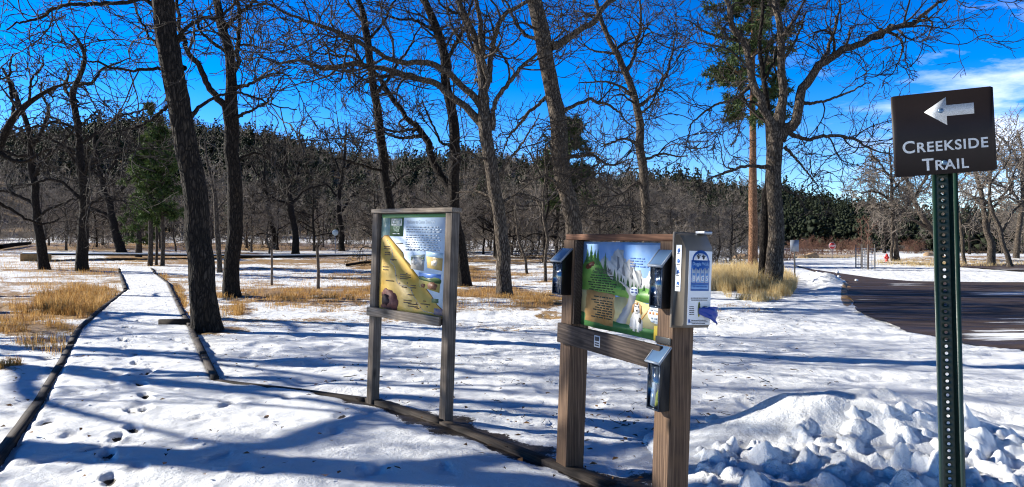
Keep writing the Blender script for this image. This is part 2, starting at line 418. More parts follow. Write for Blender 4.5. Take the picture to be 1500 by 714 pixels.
FEET = [(163, 702), (158, 666), (196, 628), (194, 602), (214, 579), (206, 561), (217, 544), (199, 532), (199, 518), (178, 498), (257, 498), (210, 600), (172, 640), (185, 480), (203, 470)]
def build_path():
    ys = np.concatenate([np.linspace(-3, 2.1, 14), np.geomspace(2.2, PATH_FAR, 560)]); s = np.linspace(0, 1, 300)
    L, R = xl(ys)[:, None], xr(ys)[:, None]
    X = L + (R - L) * s[None, :]; Y = np.repeat(ys[:, None], s.size, 1)
    bz = base_z(X, Y)
    z = bz + .045 + .014 * fbm2(X / .8, Y / .8, 50, 3) + .008 * fbm2(X / .24, Y / .2, 55, 3)
    d = vnoise2(X / .17, Y / .15, 61); z -= .012 * sstep(.60, .95, d)
    soil = np.zeros_like(X)
    for k, (a, b) in enumerate(FEET):
        p = gp(a, b, .04); ang = math.radians(26 + random.uniform(-16, 16)); c, q = math.cos(ang), math.sin(ang)
        u = (X - p[0]) * c + (Y - p[1]) * q; w = -(X - p[0]) * q + (Y - p[1]) * c
        rag = .7 + .7 * vnoise2(X / .04, Y / .04, 300 + k)
        e = np.minimum((u / .058) ** 2 + ((w - .05) / .105) ** 2, (u / .045) ** 2 + ((w + .10) / .06) ** 2) * rag
        m = np.exp(-e * e)
        z -= .05 * m; z += .010 * np.exp(-(np.sqrt(e) - 1.5) ** 2 * 5) * vnoise2(X / .07, Y / .07, 340 + k)
        soil = np.maximum(soil, (.95 if k < 7 else .80) * np.exp(-e * e * 1.5))
    rgd = np.random.default_rng(17)
    for k in range(60):                                      # older, softened dents
        py_ = rgd.uniform(410, 712); y0 = float(gp(300, py_)[1]); x0_ = rgd.uniform(xl(y0) + .15, min(xr(y0) - .15, xl(y0) + 5)); an = rgd.normal(.4, .5); c, q = math.cos(an), math.sin(an); sc_ = rgd.uniform(.6, 1.25)
        mm = (np.abs(X - x0_) < .4) & (np.abs(Y - y0) < .4); Xm, Ym = X[mm] - x0_, Y[mm] - y0
        e = ((Xm * c + Ym * q) / (.06 * sc_)) ** 2 + ((-Xm * q + Ym * c) / (.13 * sc_)) ** 2; e = e * (.6 + .8 * vnoise2(X[mm] / .06, Y[mm] / .06, 500 + k))
        z[mm] -= rgd.uniform(.012, .032) * np.exp(-e * e)
        if rgd.random() < .12: soil[mm] = np.maximum(soil[mm], .72 * np.exp(-e * e * 3))
    # trodden, thinned edge along the timbers
    py = HZ + EYE / np.maximum(Y, .3) * F
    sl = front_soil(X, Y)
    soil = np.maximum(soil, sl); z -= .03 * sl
    edge_d = np.minimum(s, 1 - s)[None, :] * (R - L)
    z -= .03 * np.exp(-(edge_d / .05) ** 2)
    n, m = X.shape
    i = np.arange(n - 1)[:, None] * m; j = np.arange(m - 1)[None, :]
    q = np.stack([i + j, i + j + 1, i + m + j + 1, i + m + j], -1).reshape(-1, 4)
    o = Acc().add(np.stack([X, Y, z], -1), quads=q).obj('path', SNOW_GROUND, smooth=True); tag(o, kind='structure')
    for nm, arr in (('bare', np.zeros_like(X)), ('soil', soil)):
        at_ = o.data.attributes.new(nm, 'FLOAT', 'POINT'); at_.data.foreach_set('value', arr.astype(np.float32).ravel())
build_path()

def strip(name, rows, material, lift, snow=None, nx=60, kind='structure'):
    """a sheet given by rows of (photo row, left column, right column)"""
    V, px_, py_ = [], [], []
    for py, a, b in rows:
        for u in np.linspace(0, 1, nx):
            px = a + (b - a) * u
            p = gp(px, py); V.append((p[0], p[1], p[2] + lift)); px_.append(px); py_.append(py)
    n, m = len(rows), nx
    i = np.arange(n - 1)[:, None] * m; j = np.arange(m - 1)[None, :]
    q = np.stack([i + j, i + m + j, i + m + j + 1, i + j + 1], -1).reshape(-1, 4)
    o = Acc().add(V, quads=q).obj(name, material, smooth=True); tag(o, kind=kind)
    at_ = o.data.attributes.new('bare', 'FLOAT', 'POINT'); at_.data.foreach_set('value', ell(np.array(px_), np.array(py_), snow or []).astype(np.float32))
    return o
rows = []
for py in np.concatenate([np.linspace(388, 416, 40), np.linspace(418, 560, 60)]):
    l = np.interp(py, ROADL[:, 0], ROADL[:, 1]) + (10 if py > 400 else 1.5) * (float(vnoise2(py / 3.1, 4.0, 3)) - .5) + (9 if py > 410 else 0) * (float(vnoise2(py / 11., 2.0, 8)) - .5); u = min(np.interp(py, ROADU[:, 0], ROADU[:, 1]), 2300)
    rows.append((py, l, max(u, l + 1)))
strip('road', rows, ASPHALT, .012, [(1480, 492, 90, 10, .62), (1490, 431, 80, 4, .6), (1325, 417, 40, 2, .5), (1510, 472, 70, 6, .42), (1285, 440, 40, 3, .3)])
strip('upper_road', [(py, 1284, 2300) for py in np.linspace(384.5, 386.4, 3)] and
      [(384.6 + 0, 1284, 2300), (386, 1288, 2300), (388, 1330, 2300), (392, 1405, 2300), (396, 1460, 2300), (400, 1520, 2300)], ASPHALT, .06, [(1500, 397, 60, 2, .5)])
strip('far_road', [(374.5, 1052, 1262), (376.2, 1060, 1266), (378.3, 1090, 1240)], flat('gravel_road', (.27, .2, .15), .9, (.36, .28, .21), 3), .10)

# ------------------------------------------------------------------ branching trees
def norm(v): return v / np.maximum(np.linalg.norm(v, axis=-1, keepdims=True), 1e-9)

def tubes(acc, P, R, sides):
    N, n, _ = P.shape
    if N == 0: return
    T = np.empty_like(P); T[:, 1:-1] = P[:, 2:] - P[:, :-2]; T[:, 0] = P[:, 1] - P[:, 0]; T[:, -1] = P[:, -1] - P[:, -2]
    T = norm(T); avg = norm(T.mean(1)); ref = np.eye(3)[np.argmin(np.abs(avg), 1)][:, None, :]
    U = norm(np.cross(T, ref)); W = np.cross(T, U)
    a = np.linspace(0, 2 * np.pi, sides, endpoint=False)
    V = P[:, :, None, :] + R[:, :, None, None] * (np.cos(a)[None, None, :, None] * U[:, :, None, :] + np.sin(a)[None, None, :, None] * W[:, :, None, :])
    b = (np.arange(N) * n * sides)[:, None, None]; i = (np.arange(n - 1) * sides)[None, :, None]; j = np.arange(sides)[None, None, :]; k = (j + 1) % sides
    q = np.stack([b + i + j, b + i + k, b + i + sides + k, b + i + sides + j], -1).reshape(-1, 4)
    acc.add(V.reshape(-1, 3), quads=q)

def grow(rg, P, R, counts, t0, t1, lens, angle, npts, kink, up, rr, rmax, rtip, flatk=1.0):
    """side branches: COUNTS per parent chain, LENS (lo, hi) metres or fraction function"""
    idx = np.repeat(np.arange(len(P)), counts)
    if len(idx) == 0: return np.zeros((0, npts, 3)), np.zeros((0, npts))
    M = len(idx); n = P.shape[1]
    t = t0 + (t1 - t0) * rg.random(M) ** .85
    f = t * (n - 1); i0 = np.minimum(f.astype(int), n - 2); w = (f - i0)[:, None]
    A, B = P[idx, i0], P[idx, i0 + 1]
    p = A + (B - A) * w; tan = norm(B - A)
    r = R[idx, i0] * (1 - w[:, 0]) + R[idx, i0 + 1] * w[:, 0]
    rnd = norm(rg.normal(size=(M, 3))); perp = norm(rnd - (rnd * tan).sum(1, keepdims=True) * tan)
    ang = np.radians(rg.normal(angle, 16, M))[:, None]
    d = norm(tan * np.cos(ang) + perp * np.sin(ang))
    L = lens(idx, t, rg, M)
    st = (L / (npts - 1))[:, None]
    Q = np.empty((M, npts, 3)); Q[:, 0] = p
    vv = np.zeros((M, 3))
    for k in range(1, npts):
        vv = .45 * vv + kink * .85 * rg.normal(size=(M, 3)); d = norm(d + vv + np.array([0, 0, up]))
        Q[:, k] = Q[:, k - 1] + d * st
    r0 = np.minimum(r * rr, rmax)[:, None]
    tt = np.linspace(0, 1, npts)[None, :]
    return Q, np.maximum(r0 * (1 - tt) ** .8, rtip)

def resample(pts, n, w):
    pts = np.asarray(pts, float); w = np.asarray(w, float)
    s = np.concatenate([[0], np.cumsum(np.linalg.norm(np.diff(pts, axis=0), axis=1))])
    m = len(pts); tg = np.gradient(pts, s, axis=0) if m > 2 else np.repeat((pts[1:] - pts[:-1]) / s[-1], 2, 0)
    u = np.linspace(0, s[-1], n); i = np.clip(np.searchsorted(s, u, 'right') - 1, 0, m - 2)
    h = (s[i + 1] - s[i]); x = ((u - s[i]) / h)[:, None]; h = h[:, None]
    Q = (2 * x**3 - 3 * x**2 + 1) * pts[i] + (x**3 - 2 * x**2 + x) * h * tg[i] + (-2 * x**3 + 3 * x**2) * pts[i + 1] + (x**3 - x**2) * h * tg[i + 1]
    return Q, np.interp(u, s, w), s[-1]

def trunk_tube(acc, pts, rad, sides, flare=0.0, furrow=.10):
    n = len(pts)
    T = norm(np.gradient(pts, axis=0)); ref = np.array([0., 1., 0.]) if abs(T.mean(0)[1]) < .8 else np.array([1., 0., 0.])
    U = norm(np.cross(T, ref)); W = np.cross(T, U); a = np.linspace(0, 2 * np.pi, sides, endpoint=False)
    s = np.concatenate([[0], np.cumsum(np.linalg.norm(np.diff(pts, axis=0), axis=1))])
    rad = rad * (1 + flare * np.exp(-s / .28))
    fr = 13.0
    cx, cy = np.cos(a)[None] * rad[:, None] * fr + pts[0, 0], np.sin(a)[None] * rad[:, None] * fr
    nz = vnoise(cx + 50, cy + 50, s[:, None] * 2.3 + 0 * cx); nz2 = vnoise(cx * 2.1 + 9, cy * 2.1, s[:, None] * 5 + 0 * cx)
    big = vnoise(cx * .22 + 30, cy * .22, s[:, None] * .9 + 0 * cx)
    m = 1 + furrow * (1.2 - 3.2 * np.abs(nz - .5)) * .8 + furrow * .5 * (nz2 - .5) + .22 * (big - .5) + flare * .35 * np.exp(-s / .3)[:, None] * np.cos(a * 5 + 1)[None]
    V = pts[:, None, :] + (rad[:, None] * m)[..., None] * (np.cos(a)[None, :, None] * U[:, None, :] + np.sin(a)[None, :, None] * W[:, None, :])
    i = (np.arange(n - 1) * sides)[:, None]; j = np.arange(sides)[None]; k = (j + 1) % sides
    acc.add(V.reshape(-1, 3), quads=np.stack([i + j, i + k, i + sides + k, i + sides + j], -1).reshape(-1, 4))

def fractal(rg, acc, C, Rd, Ls, d, dens=1.0, l1=(.8, 2.4), tips=True, up=.03, t0=.25, twigs=3):
    """branches, branchlets and twigs on the given limbs (each of 14 points)"""
    P = np.stack(C); R = np.stack(Rd); Ls = np.asarray(Ls)
    tr = .0034 + .00024 * d
    c1 = np.maximum(3, np.round(Ls * 1.55 * dens)).astype(int)
    P1, R1 = grow(rg, P, R, c1, t0, 1.0, lambda i, t, g, M: g.uniform(l1[0], l1[1], M) * (1.25 - .6 * t), 58, 13, .21, up, .55, .055, tr * 1.7)
    tubes(acc, P1, R1, 6)
    l_1 = np.linalg.norm(P1[:, 1:] - P1[:, :-1], axis=2).sum(1)
    P2, R2 = grow(rg, P1, R1, np.maximum(3, np.round(l_1 * 2.3)).astype(int), .12, 1.0, lambda i, t, g, M: l_1[i] * g.uniform(.25, .6, M), 48, 9, .22, up, .68, .028, tr * 1.25)
    tubes(acc, P2, R2, 4)
    l_2 = np.linalg.norm(P2[:, 1:] - P2[:, :-1], axis=2).sum(1)
    P3, R3 = grow(rg, P2, R2, np.maximum(2, np.round(l_2 * 3.2)).astype(int), .15, 1.0, lambda i, t, g, M: np.maximum(l_2[i], .3) * g.uniform(.3, .7, M), 45, 6, .22, up, .7, .015, tr)
    tubes(acc, P3, R3, 3)
    if tips:
        l_3 = np.linalg.norm(P3[:, 1:] - P3[:, :-1], axis=2).sum(1)
        P4, R4 = grow(rg, P3, R3, np.full(len(P3), twigs), .2, 1.0, lambda i, t, g, M: np.maximum(l_3[i], .15) * g.uniform(.4, .8, M), 42, 4, .2, up, .75, .010, tr * .85)
        tubes(acc, P4, R4, 3)

TREE_N = [0]
def hand_tree(label, base, trunk, limbs, seed, name='oak_tree', bark=None, twig=None, dens=1.0, sides=20, l1=(1.0, 3.2), twigs=1, t0=.25, up=.03, furrow=.1, group=None, depth=None, trunk_from=.3, slim=.80):
    """a tree whose trunk and limbs follow the photograph at the tree's own distance; limbs lean towards or away from the eye too"""
    rg = np.random.default_rng(seed); TREE_N[0] += 1
    g = gp(*base) if depth is None else None
    d = g[1] if depth is None else depth
    w0 = gp(*base) if depth is None else np.array([(base[0] - CX) / F * d, d, float(base_z((base[0] - CX) / F * d, d))])
    root = thing(name, label, 'tree', tuple(w0), group=group)
    tacc, cacc = Acc(), Acc()
    def chain(pts, sway, n, yo):
        q = []
        for k, (a, b, w) in enumerate(pts):
            u = k / max(len(pts) - 1, 1)
            dd = d + yo * (u if sway is not None else 0) * 1.0
            q.append(at(a, b, dd) + np.array([0, (rg.normal() * sway if sway and k else 0), 0]))
        return resample(np.array(q) - w0, n, np.array([p[2] * .5 * d / F for p in pts]))
    C, Rd, Ls = [], [], []
    pts, rad, L = chain(trunk, .0, 90, 0.0); rad = rad * slim
    ss0 = np.linspace(0, L, 90)
    for ax in range(2): pts[:, ax] += .14 * fbm2(ss0 * .45, ss0 * 0, seed + 31 + ax, 3) * np.minimum(ss0, 1.5)
    pts[0, 2] -= .15
    trunk_tube(tacc, pts, rad, sides, flare=.30, furrow=furrow)
    k0 = int(90 * trunk_from); q, r_, l_ = resample(pts[k0:], 14, rad[k0:]); C.append(q); Rd.append(r_); Ls.append(l_ * .7)
    for lb in limbs:
        yo = rg.uniform(-1.6, 1.6)
        n = 40; q, r_, l_ = chain(lb, .05, n, yo)
        q[1:-1] += rg.normal(0, .012, (n - 2, 3)); ss_ = np.linspace(0, l_ * 1.1, n)
        for ax in range(3): q[:, ax] += .22 * min(1, l_ / 3) * (fbm2(ss_, ss_ * 0 + rg.uniform(0, 50), seed + 7 * ax, 3) * np.minimum(ss_, .6) / .6)
        r_ = r_ * np.interp(np.linspace(0, 1, n), [0, .12, 1], [1.0, .82, .75])
        trunk_tube(tacc, q, r_, 10 if r_[0] > .05 else 7, 0, furrow * .7)
        q, r_, _ = resample(q, 14, r_); C.append(q); Rd.append(r_); Ls.append(l_)
    fractal(rg, cacc, C, Rd, Ls, d, dens, l1, twigs=twigs, t0=t0, up=up)
    tacc.obj('trunk', bark or BARK, root, True)
    cacc.obj('crown', twig or TWIG, root, True)
    return root

hand_tree('stout dark furrowed oak beside the cleared trail, first large trunk along its timber edging', (305, 484),
    [(305, 484, 44), (297, 420, 42), (288, 340, 40), (278, 250, 38), (268, 160, 37), (258, 80, 35), (247, 0, 34), (236, -110, 30), (232, -240, 24), (240, -400, 14), (238, -520, 5)],
    [[(262, 120, 10), (235, 100, 7), (190, 105, 5), (150, 90, 4), (110, 78, 2)], [(268, 140, 9), (240, 160, 6), (205, 180, 5), (170, 195, 3), (150, 205, 2)],
     [(272, 180, 9), (310, 150, 6), (350, 140, 5), (395, 150, 3), (430, 160, 2)], [(256, 60, 9), (290, 30, 6), (330, 15, 5), (350, -10, 3)],
     [(254, 40, 10), (215, 10, 8), (150, 5, 7), (90, 12, 6), (40, 30, 4), (0, 50, 3)], [(270, 100, 8), (235, 70, 5), (205, 30, 4), (190, -20, 3)],
     [(238, -100, 14), (170, -200, 9), (110, -280, 5)], [(238, -140, 14), (310, -240, 9), (360, -330, 5)], [(233, -230, 12), (200, -340, 8), (180, -420, 3)]],
    1, sides=44, dens=1.25, l1=(1.2, 3.6), twigs=1, furrow=.13, trunk_from=.42)

hand_tree('dark forked oak with two upright stems, standing directly behind the stout trailside trunk', (340, 434),
    [(340, 434, 27), (340, 370, 26), (342, 280, 25), (341, 190, 24), (340, 140, 19), (335, 75, 17), (320, 20, 14), (312, -60, 11), (300, -180, 6), (296, -260, 2)],
    [[(338, 190, 16), (325, 160, 13), (300, 125, 11), (285, 85, 9), (262, 30, 7), (240, -40, 4)], [(340, 160, 10), (345, 90, 9), (346, 20, 7), (352, -90, 4)],
     [(342, 130, 8), (370, 125, 6), (400, 110, 4), (420, 115, 2)], [(336, 80, 7), (300, 50, 5), (280, 10, 3)], [(343, 240, 6), (375, 225, 4), (400, 235, 2)],
     [(341, 175, 7), (372, 165, 5), (395, 150, 3), (415, 108, 2)], [(330, 40, 7), (365, 10, 5), (395, -30, 3)]], 2, sides=30, dens=.95, l1=(1.4, 4.0), twigs=1)

hand_tree('slim dark oak rising directly behind the map board', (577, 418),
    [(577, 418, 18), (572, 330, 17), (563, 260, 16), (555, 190, 15), (549, 130, 14), (540, 70, 13), (530, 25, 11), (515, -20, 9), (500, -110, 5), (496, -180, 2)],
    [[(550, 140, 7), (575, 110, 5), (600, 75, 4), (620, 30, 2)], [(545, 100, 6), (510, 85, 5), (470, 75, 3), (440, 70, 2)], [(538, 60, 6), (565, 25, 4), (590, -20, 3)],
     [(562, 250, 5), (530, 240, 4), (495, 235, 2)], [(566, 280, 5), (600, 255, 3), (622, 240, 2)]], 3, sides=20, dens=1.0, l1=(1.3, 3.8), twigs=1, t0=.2)

hand_tree('leaning dark oak with a long limb reaching across, half hidden behind the map board post', (682, 418),
    [(682, 418, 22), (676, 380, 20), (667, 310, 19), (664, 228, 18), (658, 130, 17), (648, 62, 15), (624, 0, 13), (600, -70, 9), (585, -170, 5), (580, -230, 2)],
    [[(664, 285, 13), (651, 267, 13), (621, 203, 12), (596, 171, 10), (560, 121, 8), (515, 72, 6), (480, 30, 4)], [(655, 110, 8), (668, 60, 7), (690, 10, 5), (705, -50, 3)],
     [(640, 45, 7), (600, 30, 5), (560, 20, 3)], [(620, 200, 7), (585, 200, 5), (550, 190, 3), (525, 195, 2)], [(663, 220, 6), (640, 190, 4), (618, 150, 3)]], 4, sides=24, dens=1.0, l1=(1.3, 3.8), twigs=1)

hand_tree('many limbed oak between the two boards with long arching limbs sweeping over the clearing', (740, 432),
    [(740, 432, 26), (735, 370, 24), (728, 300, 22), (722, 230, 23), (714, 175, 22), (708, 120, 14), (698, 60, 12), (672, 0, 10), (655, -70, 6), (648, -130, 2)],
    [[(714, 190, 15), (690, 158, 13), (665, 138, 12), (626, 116, 11), (560, 103, 10), (500, 98, 9), (440, 92, 6), (390, 85, 4), (350, 90, 2)],
     [(710, 165, 13), (690, 130, 12), (664, 112, 11), (626, 94, 10), (576, 81, 9), (525, 66, 8), (480, 42, 7), (430, 20, 5), (370, 8, 4), (330, 2, 2)],
     [(712, 150, 11), (709, 80, 10), (702, 25, 8), (692, -20, 7), (690, -110, 3)], [(716, 120, 11), (727, 50, 9), (745, 20, 8), (772, 0, 7), (800, -60, 3)],
     [(720, 190, 10), (738, 135, 8), (772, 87, 6), (800, 66, 4), (830, 40, 3)], [(726, 260, 7), (752, 225, 5), (775, 200, 3), (790, 170, 2)],
     [(724, 240, 6), (690, 225, 4), (660, 230, 2)], [(729, 300, 6), (765, 285, 4), (798, 295, 2)], [(728, 290, 6), (695, 280, 4), (670, 285, 2)]],
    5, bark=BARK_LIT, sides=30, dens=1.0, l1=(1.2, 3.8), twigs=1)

hand_tree('heavy straight oak rising from behind the park rules board with a steep right limb', (846, 424),
    [(846, 424, 31), (840, 370, 30), (836, 320, 29), (828, 250, 28), (818, 180, 30), (810, 120, 27), (800, 60, 27), (786, 0, 26), (770, -80, 20), (760, -180, 12), (756, -260, 4)],
    [[(808, 68, 14), (845, 50, 12), (873, 30, 10), (905, -5, 8), (960, -60, 4)], [(815, 170, 8), (860, 150, 6), (900, 160, 4), (930, 190, 2)],
     [(812, 130, 8), (775, 165, 6), (750, 200, 4), (735, 230, 2)], [(826, 230, 8), (862, 225, 6), (895, 240, 4), (925, 232, 2)], [(800, 60, 8), (760, 40, 6), (735, 0, 4)],
     [(832, 280, 7), (865, 262, 5), (890, 275, 3)], [(832, 285, 7), (800, 260, 5), (770, 262, 3)], [(838, 330, 6), (872, 300, 4), (890, 310, 2)]],
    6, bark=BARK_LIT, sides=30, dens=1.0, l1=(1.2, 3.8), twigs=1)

hand_tree('slim leaning oak rising behind the right post of the park rules board', (948, 412),
    [(948, 412, 17), (946, 338, 16), (939, 242, 15), (931, 166, 14), (918, 111, 12), (903, 75, 10), (883, 30, 8), (865, -30, 5), (855, -80, 2)],
    [[(916, 108, 7), (935, 60, 6), (938, 10, 4), (945, -40, 2)], [(930, 160, 7), (965, 130, 5), (985, 80, 4), (995, 40, 2)], [(937, 235, 6), (975, 225, 4), (1010, 228, 2)],
     [(942, 265, 6), (905, 290, 4), (880, 300, 2)], [(926, 140, 6), (890, 120, 4), (850, 125, 2)], [(938, 210, 6), (905, 205, 4), (880, 215, 2)], [(905, 78, 6), (880, 78, 4), (845, 60, 2)]],
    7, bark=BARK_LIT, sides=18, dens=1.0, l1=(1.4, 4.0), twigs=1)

hand_tree('twin stemmed spreading oak standing in tall straw grass beside the road', (1130, 424),
    [(1132, 424, 36), (1133, 360, 32), (1136, 300, 30), (1139, 240, 30), (1138, 200, 31), (1145, 150, 18), (1144, 90, 16), (1140, 30, 13), (1134, -30, 10), (1130, -130, 5), (1128, -200, 2)],
    [[(1135, 205, 17), (1125, 175, 15), (1108, 125, 13), (1092, 70, 11), (1068, 20, 9), (1050, -30, 6)],
     [(1142, 205, 20), (1158, 180, 18), (1180, 130, 16), (1205, 95, 14), (1245, 68, 12), (1300, 45, 9), (1345, 25, 7), (1390, 0, 5), (1430, -15, 2)],
     [(1150, 190, 9), (1180, 205, 7), (1215, 195, 6), (1255, 205, 5), (1290, 222, 3), (1310, 226, 2)], [(1128, 245, 8), (1095, 245, 6), (1060, 255, 5), (1040, 265, 3)],
     [(1200, 100, 8), (1220, 60, 6), (1230, 10, 4), (1240, -40, 2)], [(1105, 120, 8), (1075, 140, 5), (1045, 150, 4), (1005, 200, 2)], [(1300, 46, 5), (1318, 55, 4), (1320, 78, 3), (1312, 102, 2)],
     [(1143, 95, 8), (1165, 60, 5), (1180, 15, 3)], [(1350, 22, 4), (1365, 30, 3), (1360, 62, 2)], [(1085, 60, 6), (1040, 50, 4), (1005, 30, 2)], [(1170, 150, 7), (1210, 150, 5), (1250, 130, 3), (1275, 125, 2)],
     [(1150, 215, 6), (1175, 240, 4), (1200, 270, 2)], [(1138, 265, 6), (1160, 285, 4), (1190, 290, 2)]],
    8, bark=BARK_LIT, slim=.68, sides=34, dens=.95, l1=(1.2, 3.8), twigs=1)

# second stem of the twin oak, a darker trunk in front of it
hand_tree('darker narrow oak stem pressed against the left side of the spreading roadside oak', (1117, 423),
    [(1117, 423, 17), (1118, 350, 16), (1122, 280, 15), (1128, 215, 14), (1124, 160, 10), (1118, 90, 8), (1115, 20, 6), (1112, -60, 2)],
    [[(1124, 170, 6), (1105, 150, 4), (1085, 150, 2)], [(1120, 120, 5), (1140, 80, 4), (1155, 40, 2)]], 9, sides=18, dens=.6)

# left-hand oaks farther out
hand_tree('crooked oak with a bare twisted top beyond the dry grass, trunk cut off from view by nothing', (121, 397),
    [(121, 397, 19), (119, 350, 18), (118, 300, 16), (116, 230, 13), (110, 165, 11), (108, 135, 10), (117, 110, 8), (118, 70, 6), (110, 55, 4), (98, 40, 2)],
    [[(112, 150, 7), (95, 125, 6), (100, 105, 4), (90, 85, 2)], [(114, 125, 7), (140, 115, 5), (160, 95, 4), (190, 85, 2)], [(116, 190, 6), (80, 180, 5), (40, 190, 3), (10, 200, 2)],
     [(117, 210, 6), (150, 190, 5), (185, 165, 4), (220, 160, 2)], [(118, 260, 6), (160, 225, 5), (185, 222, 3), (230, 215, 2)], [(118, 290, 6), (80, 265, 5), (40, 275, 3)], [(119, 310, 6), (160, 290, 4), (190, 300, 2)],
     [(119, 250, 6), (95, 215, 5), (60, 200, 3)]], 10, sides=18, dens=.9, l1=(1.0, 3.0)).__setitem__('label', 'crooked oak with a bare twisted top standing at the snowy boardwalk')
hand_tree('left leaning oak with a forked crown beside the end of the boardwalk', (66, 396),
    [(66, 396, 17), (58, 350, 15), (50, 300, 13), (48, 250, 11), (40, 190, 9), (20, 130, 7), (5, 100, 4)],
    [[(48, 260, 7), (80, 215, 5), (110, 190, 4), (140, 160, 2)], [(50, 300, 6), (10, 280, 5), (-30, 290, 3)], [(44, 220, 6), (70, 170, 5), (60, 120, 3)], [(52, 320, 5), (90, 300, 4), (115, 290, 2)], [(45, 230, 6), (0, 220, 5), (-40, 200, 3)]],
    11, sides=16, dens=.9, l1=(1.0, 3.0))
hand_tree('sweeping oak leaning in from the edge over the left brush', (-22, 430),
    [(-22, 430, 20), (-24, 370, 18), (-18, 300, 16), (-5, 230, 13), (18, 175, 11), (45, 150, 9), (75, 130, 6), (100, 120, 3)],
    [[(0, 225, 8), (30, 232, 6), (70, 222, 4), (110, 228, 2)], [(-15, 290, 7), (20, 310, 5), (60, 330, 4), (90, 322, 2)], [(20, 172, 7), (10, 120, 5), (20, 80, 3)], [(-10, 240, 7), (-40, 180, 5), (-60, 120, 3)], [(40, 152, 5), (50, 110, 4), (65, 80, 2)]],
    12, sides=18, dens=.9, l1=(1., 2.6))
hand_tree('tilted oak trunk left of the young pines, leaning back over the straw', (178, 370),
    [(178, 370, 15), (170, 340, 13), (160, 300, 11), (148, 262, 9), (140, 220, 6), (138, 180, 3)],
    [[(160, 300, 6), (185, 270, 5), (205, 250, 3)], [(165, 320, 6), (135, 305, 4), (115, 300, 2)], [(148, 262, 5), (120, 235, 4), (100, 215, 2)], [(150, 270, 5), (170, 230, 4), (178, 190, 2)]], 13, sides=14, dens=1.0, l1=(1.2, 3.4))
hand_tree('pale trunked small tree with whitish bark close behind the forked oak', (322, 400),
    [(322, 400, 9), (320, 350, 9), (318, 310, 8), (312, 270, 6), (304, 235, 4), (300, 200, 2)],
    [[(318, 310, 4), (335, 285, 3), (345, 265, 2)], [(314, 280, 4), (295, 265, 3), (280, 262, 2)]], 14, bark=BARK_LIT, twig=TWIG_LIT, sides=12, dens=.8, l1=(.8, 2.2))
hand_tree('short oak with spreading boughs at the edge of the snowy field behind two thin stakes', (433, 372),
    [(433, 372, 12), (432, 340, 11), (428, 305, 10), (424, 275, 8), (418, 240, 6), (415, 200, 3)],
    [[(428, 305, 5), (400, 290, 4), (375, 295, 2)], [(427, 298, 5), (455, 275, 4), (480, 270, 2)], [(424, 272, 5), (440, 235, 4), (450, 200, 2)], [(420, 255, 5), (395, 230, 4), (380, 200, 2)]], 15, bark=BARK, sides=14, dens=1.1, l1=(1.4, 3.6))
hand_tree('slim oak just right of the round white sign at the far field', (501, 368),
    [(501, 368, 10), (500, 330, 9), (498, 290, 7), (503, 250, 6), (506, 215, 4), (508, 180, 2)],
    [[(500, 310, 4), (520, 285, 4), (545, 280, 2)], [(498, 290, 4), (475, 270, 3), (455, 265, 2)], [(504, 250, 4), (525, 225, 3), (535, 200, 2)], [(502, 260, 4), (485, 225, 3), (478, 195, 2)]], 16, sides=12, dens=1.1, l1=(1.4, 3.4))
hand_tree('leaning bare oak left of the round white sign at the snowy field edge', (404, 366),
    [(404, 366, 10), (398, 335, 9), (392, 300, 7), (388, 265, 5), (386, 225, 2)],
    [[(396, 320, 4), (375, 305, 3), (355, 300, 2)], [(392, 300, 4), (412, 280, 3), (425, 265, 2)], [(389, 275, 4), (370, 245, 3), (360, 220, 2)]], 17, sides=12, dens=1.1, l1=(1.4, 3.4))
hand_tree('very thin pale sapling tree between the boards, curved stem with fine twigs', (799, 412),
    [(799, 412, 6), (797, 380, 6), (798, 350, 6), (796, 320, 5), (795, 290, 4), (797, 250, 3), (799, 210, 2)],
    [[(797, 330, 3), (815, 300, 2), (830, 285, 2)], [(796, 310, 3), (780, 285, 2), (765, 270, 2)], [(797, 260, 2), (785, 235, 2), (778, 215, 1)]], 18, bark=BARK_LIT, twig=TWIG_LIT, sides=10, dens=1.0, l1=(.8, 2.0))
hand_tree('thin pale leaning sapling tree beside the many limbed oak between the boards', (772, 402),
    [(772, 402, 5), (767, 375, 5), (760, 345, 4), (755, 320, 3), (752, 290, 2)],
    [[(762, 350, 2), (775, 325, 2), (785, 310, 1)], [(757, 330, 2), (742, 312, 2), (735, 300, 1)]], 19, bark=BARK_LIT, twig=TWIG_LIT, sides=10, dens=1.0, l1=(.7, 1.8))

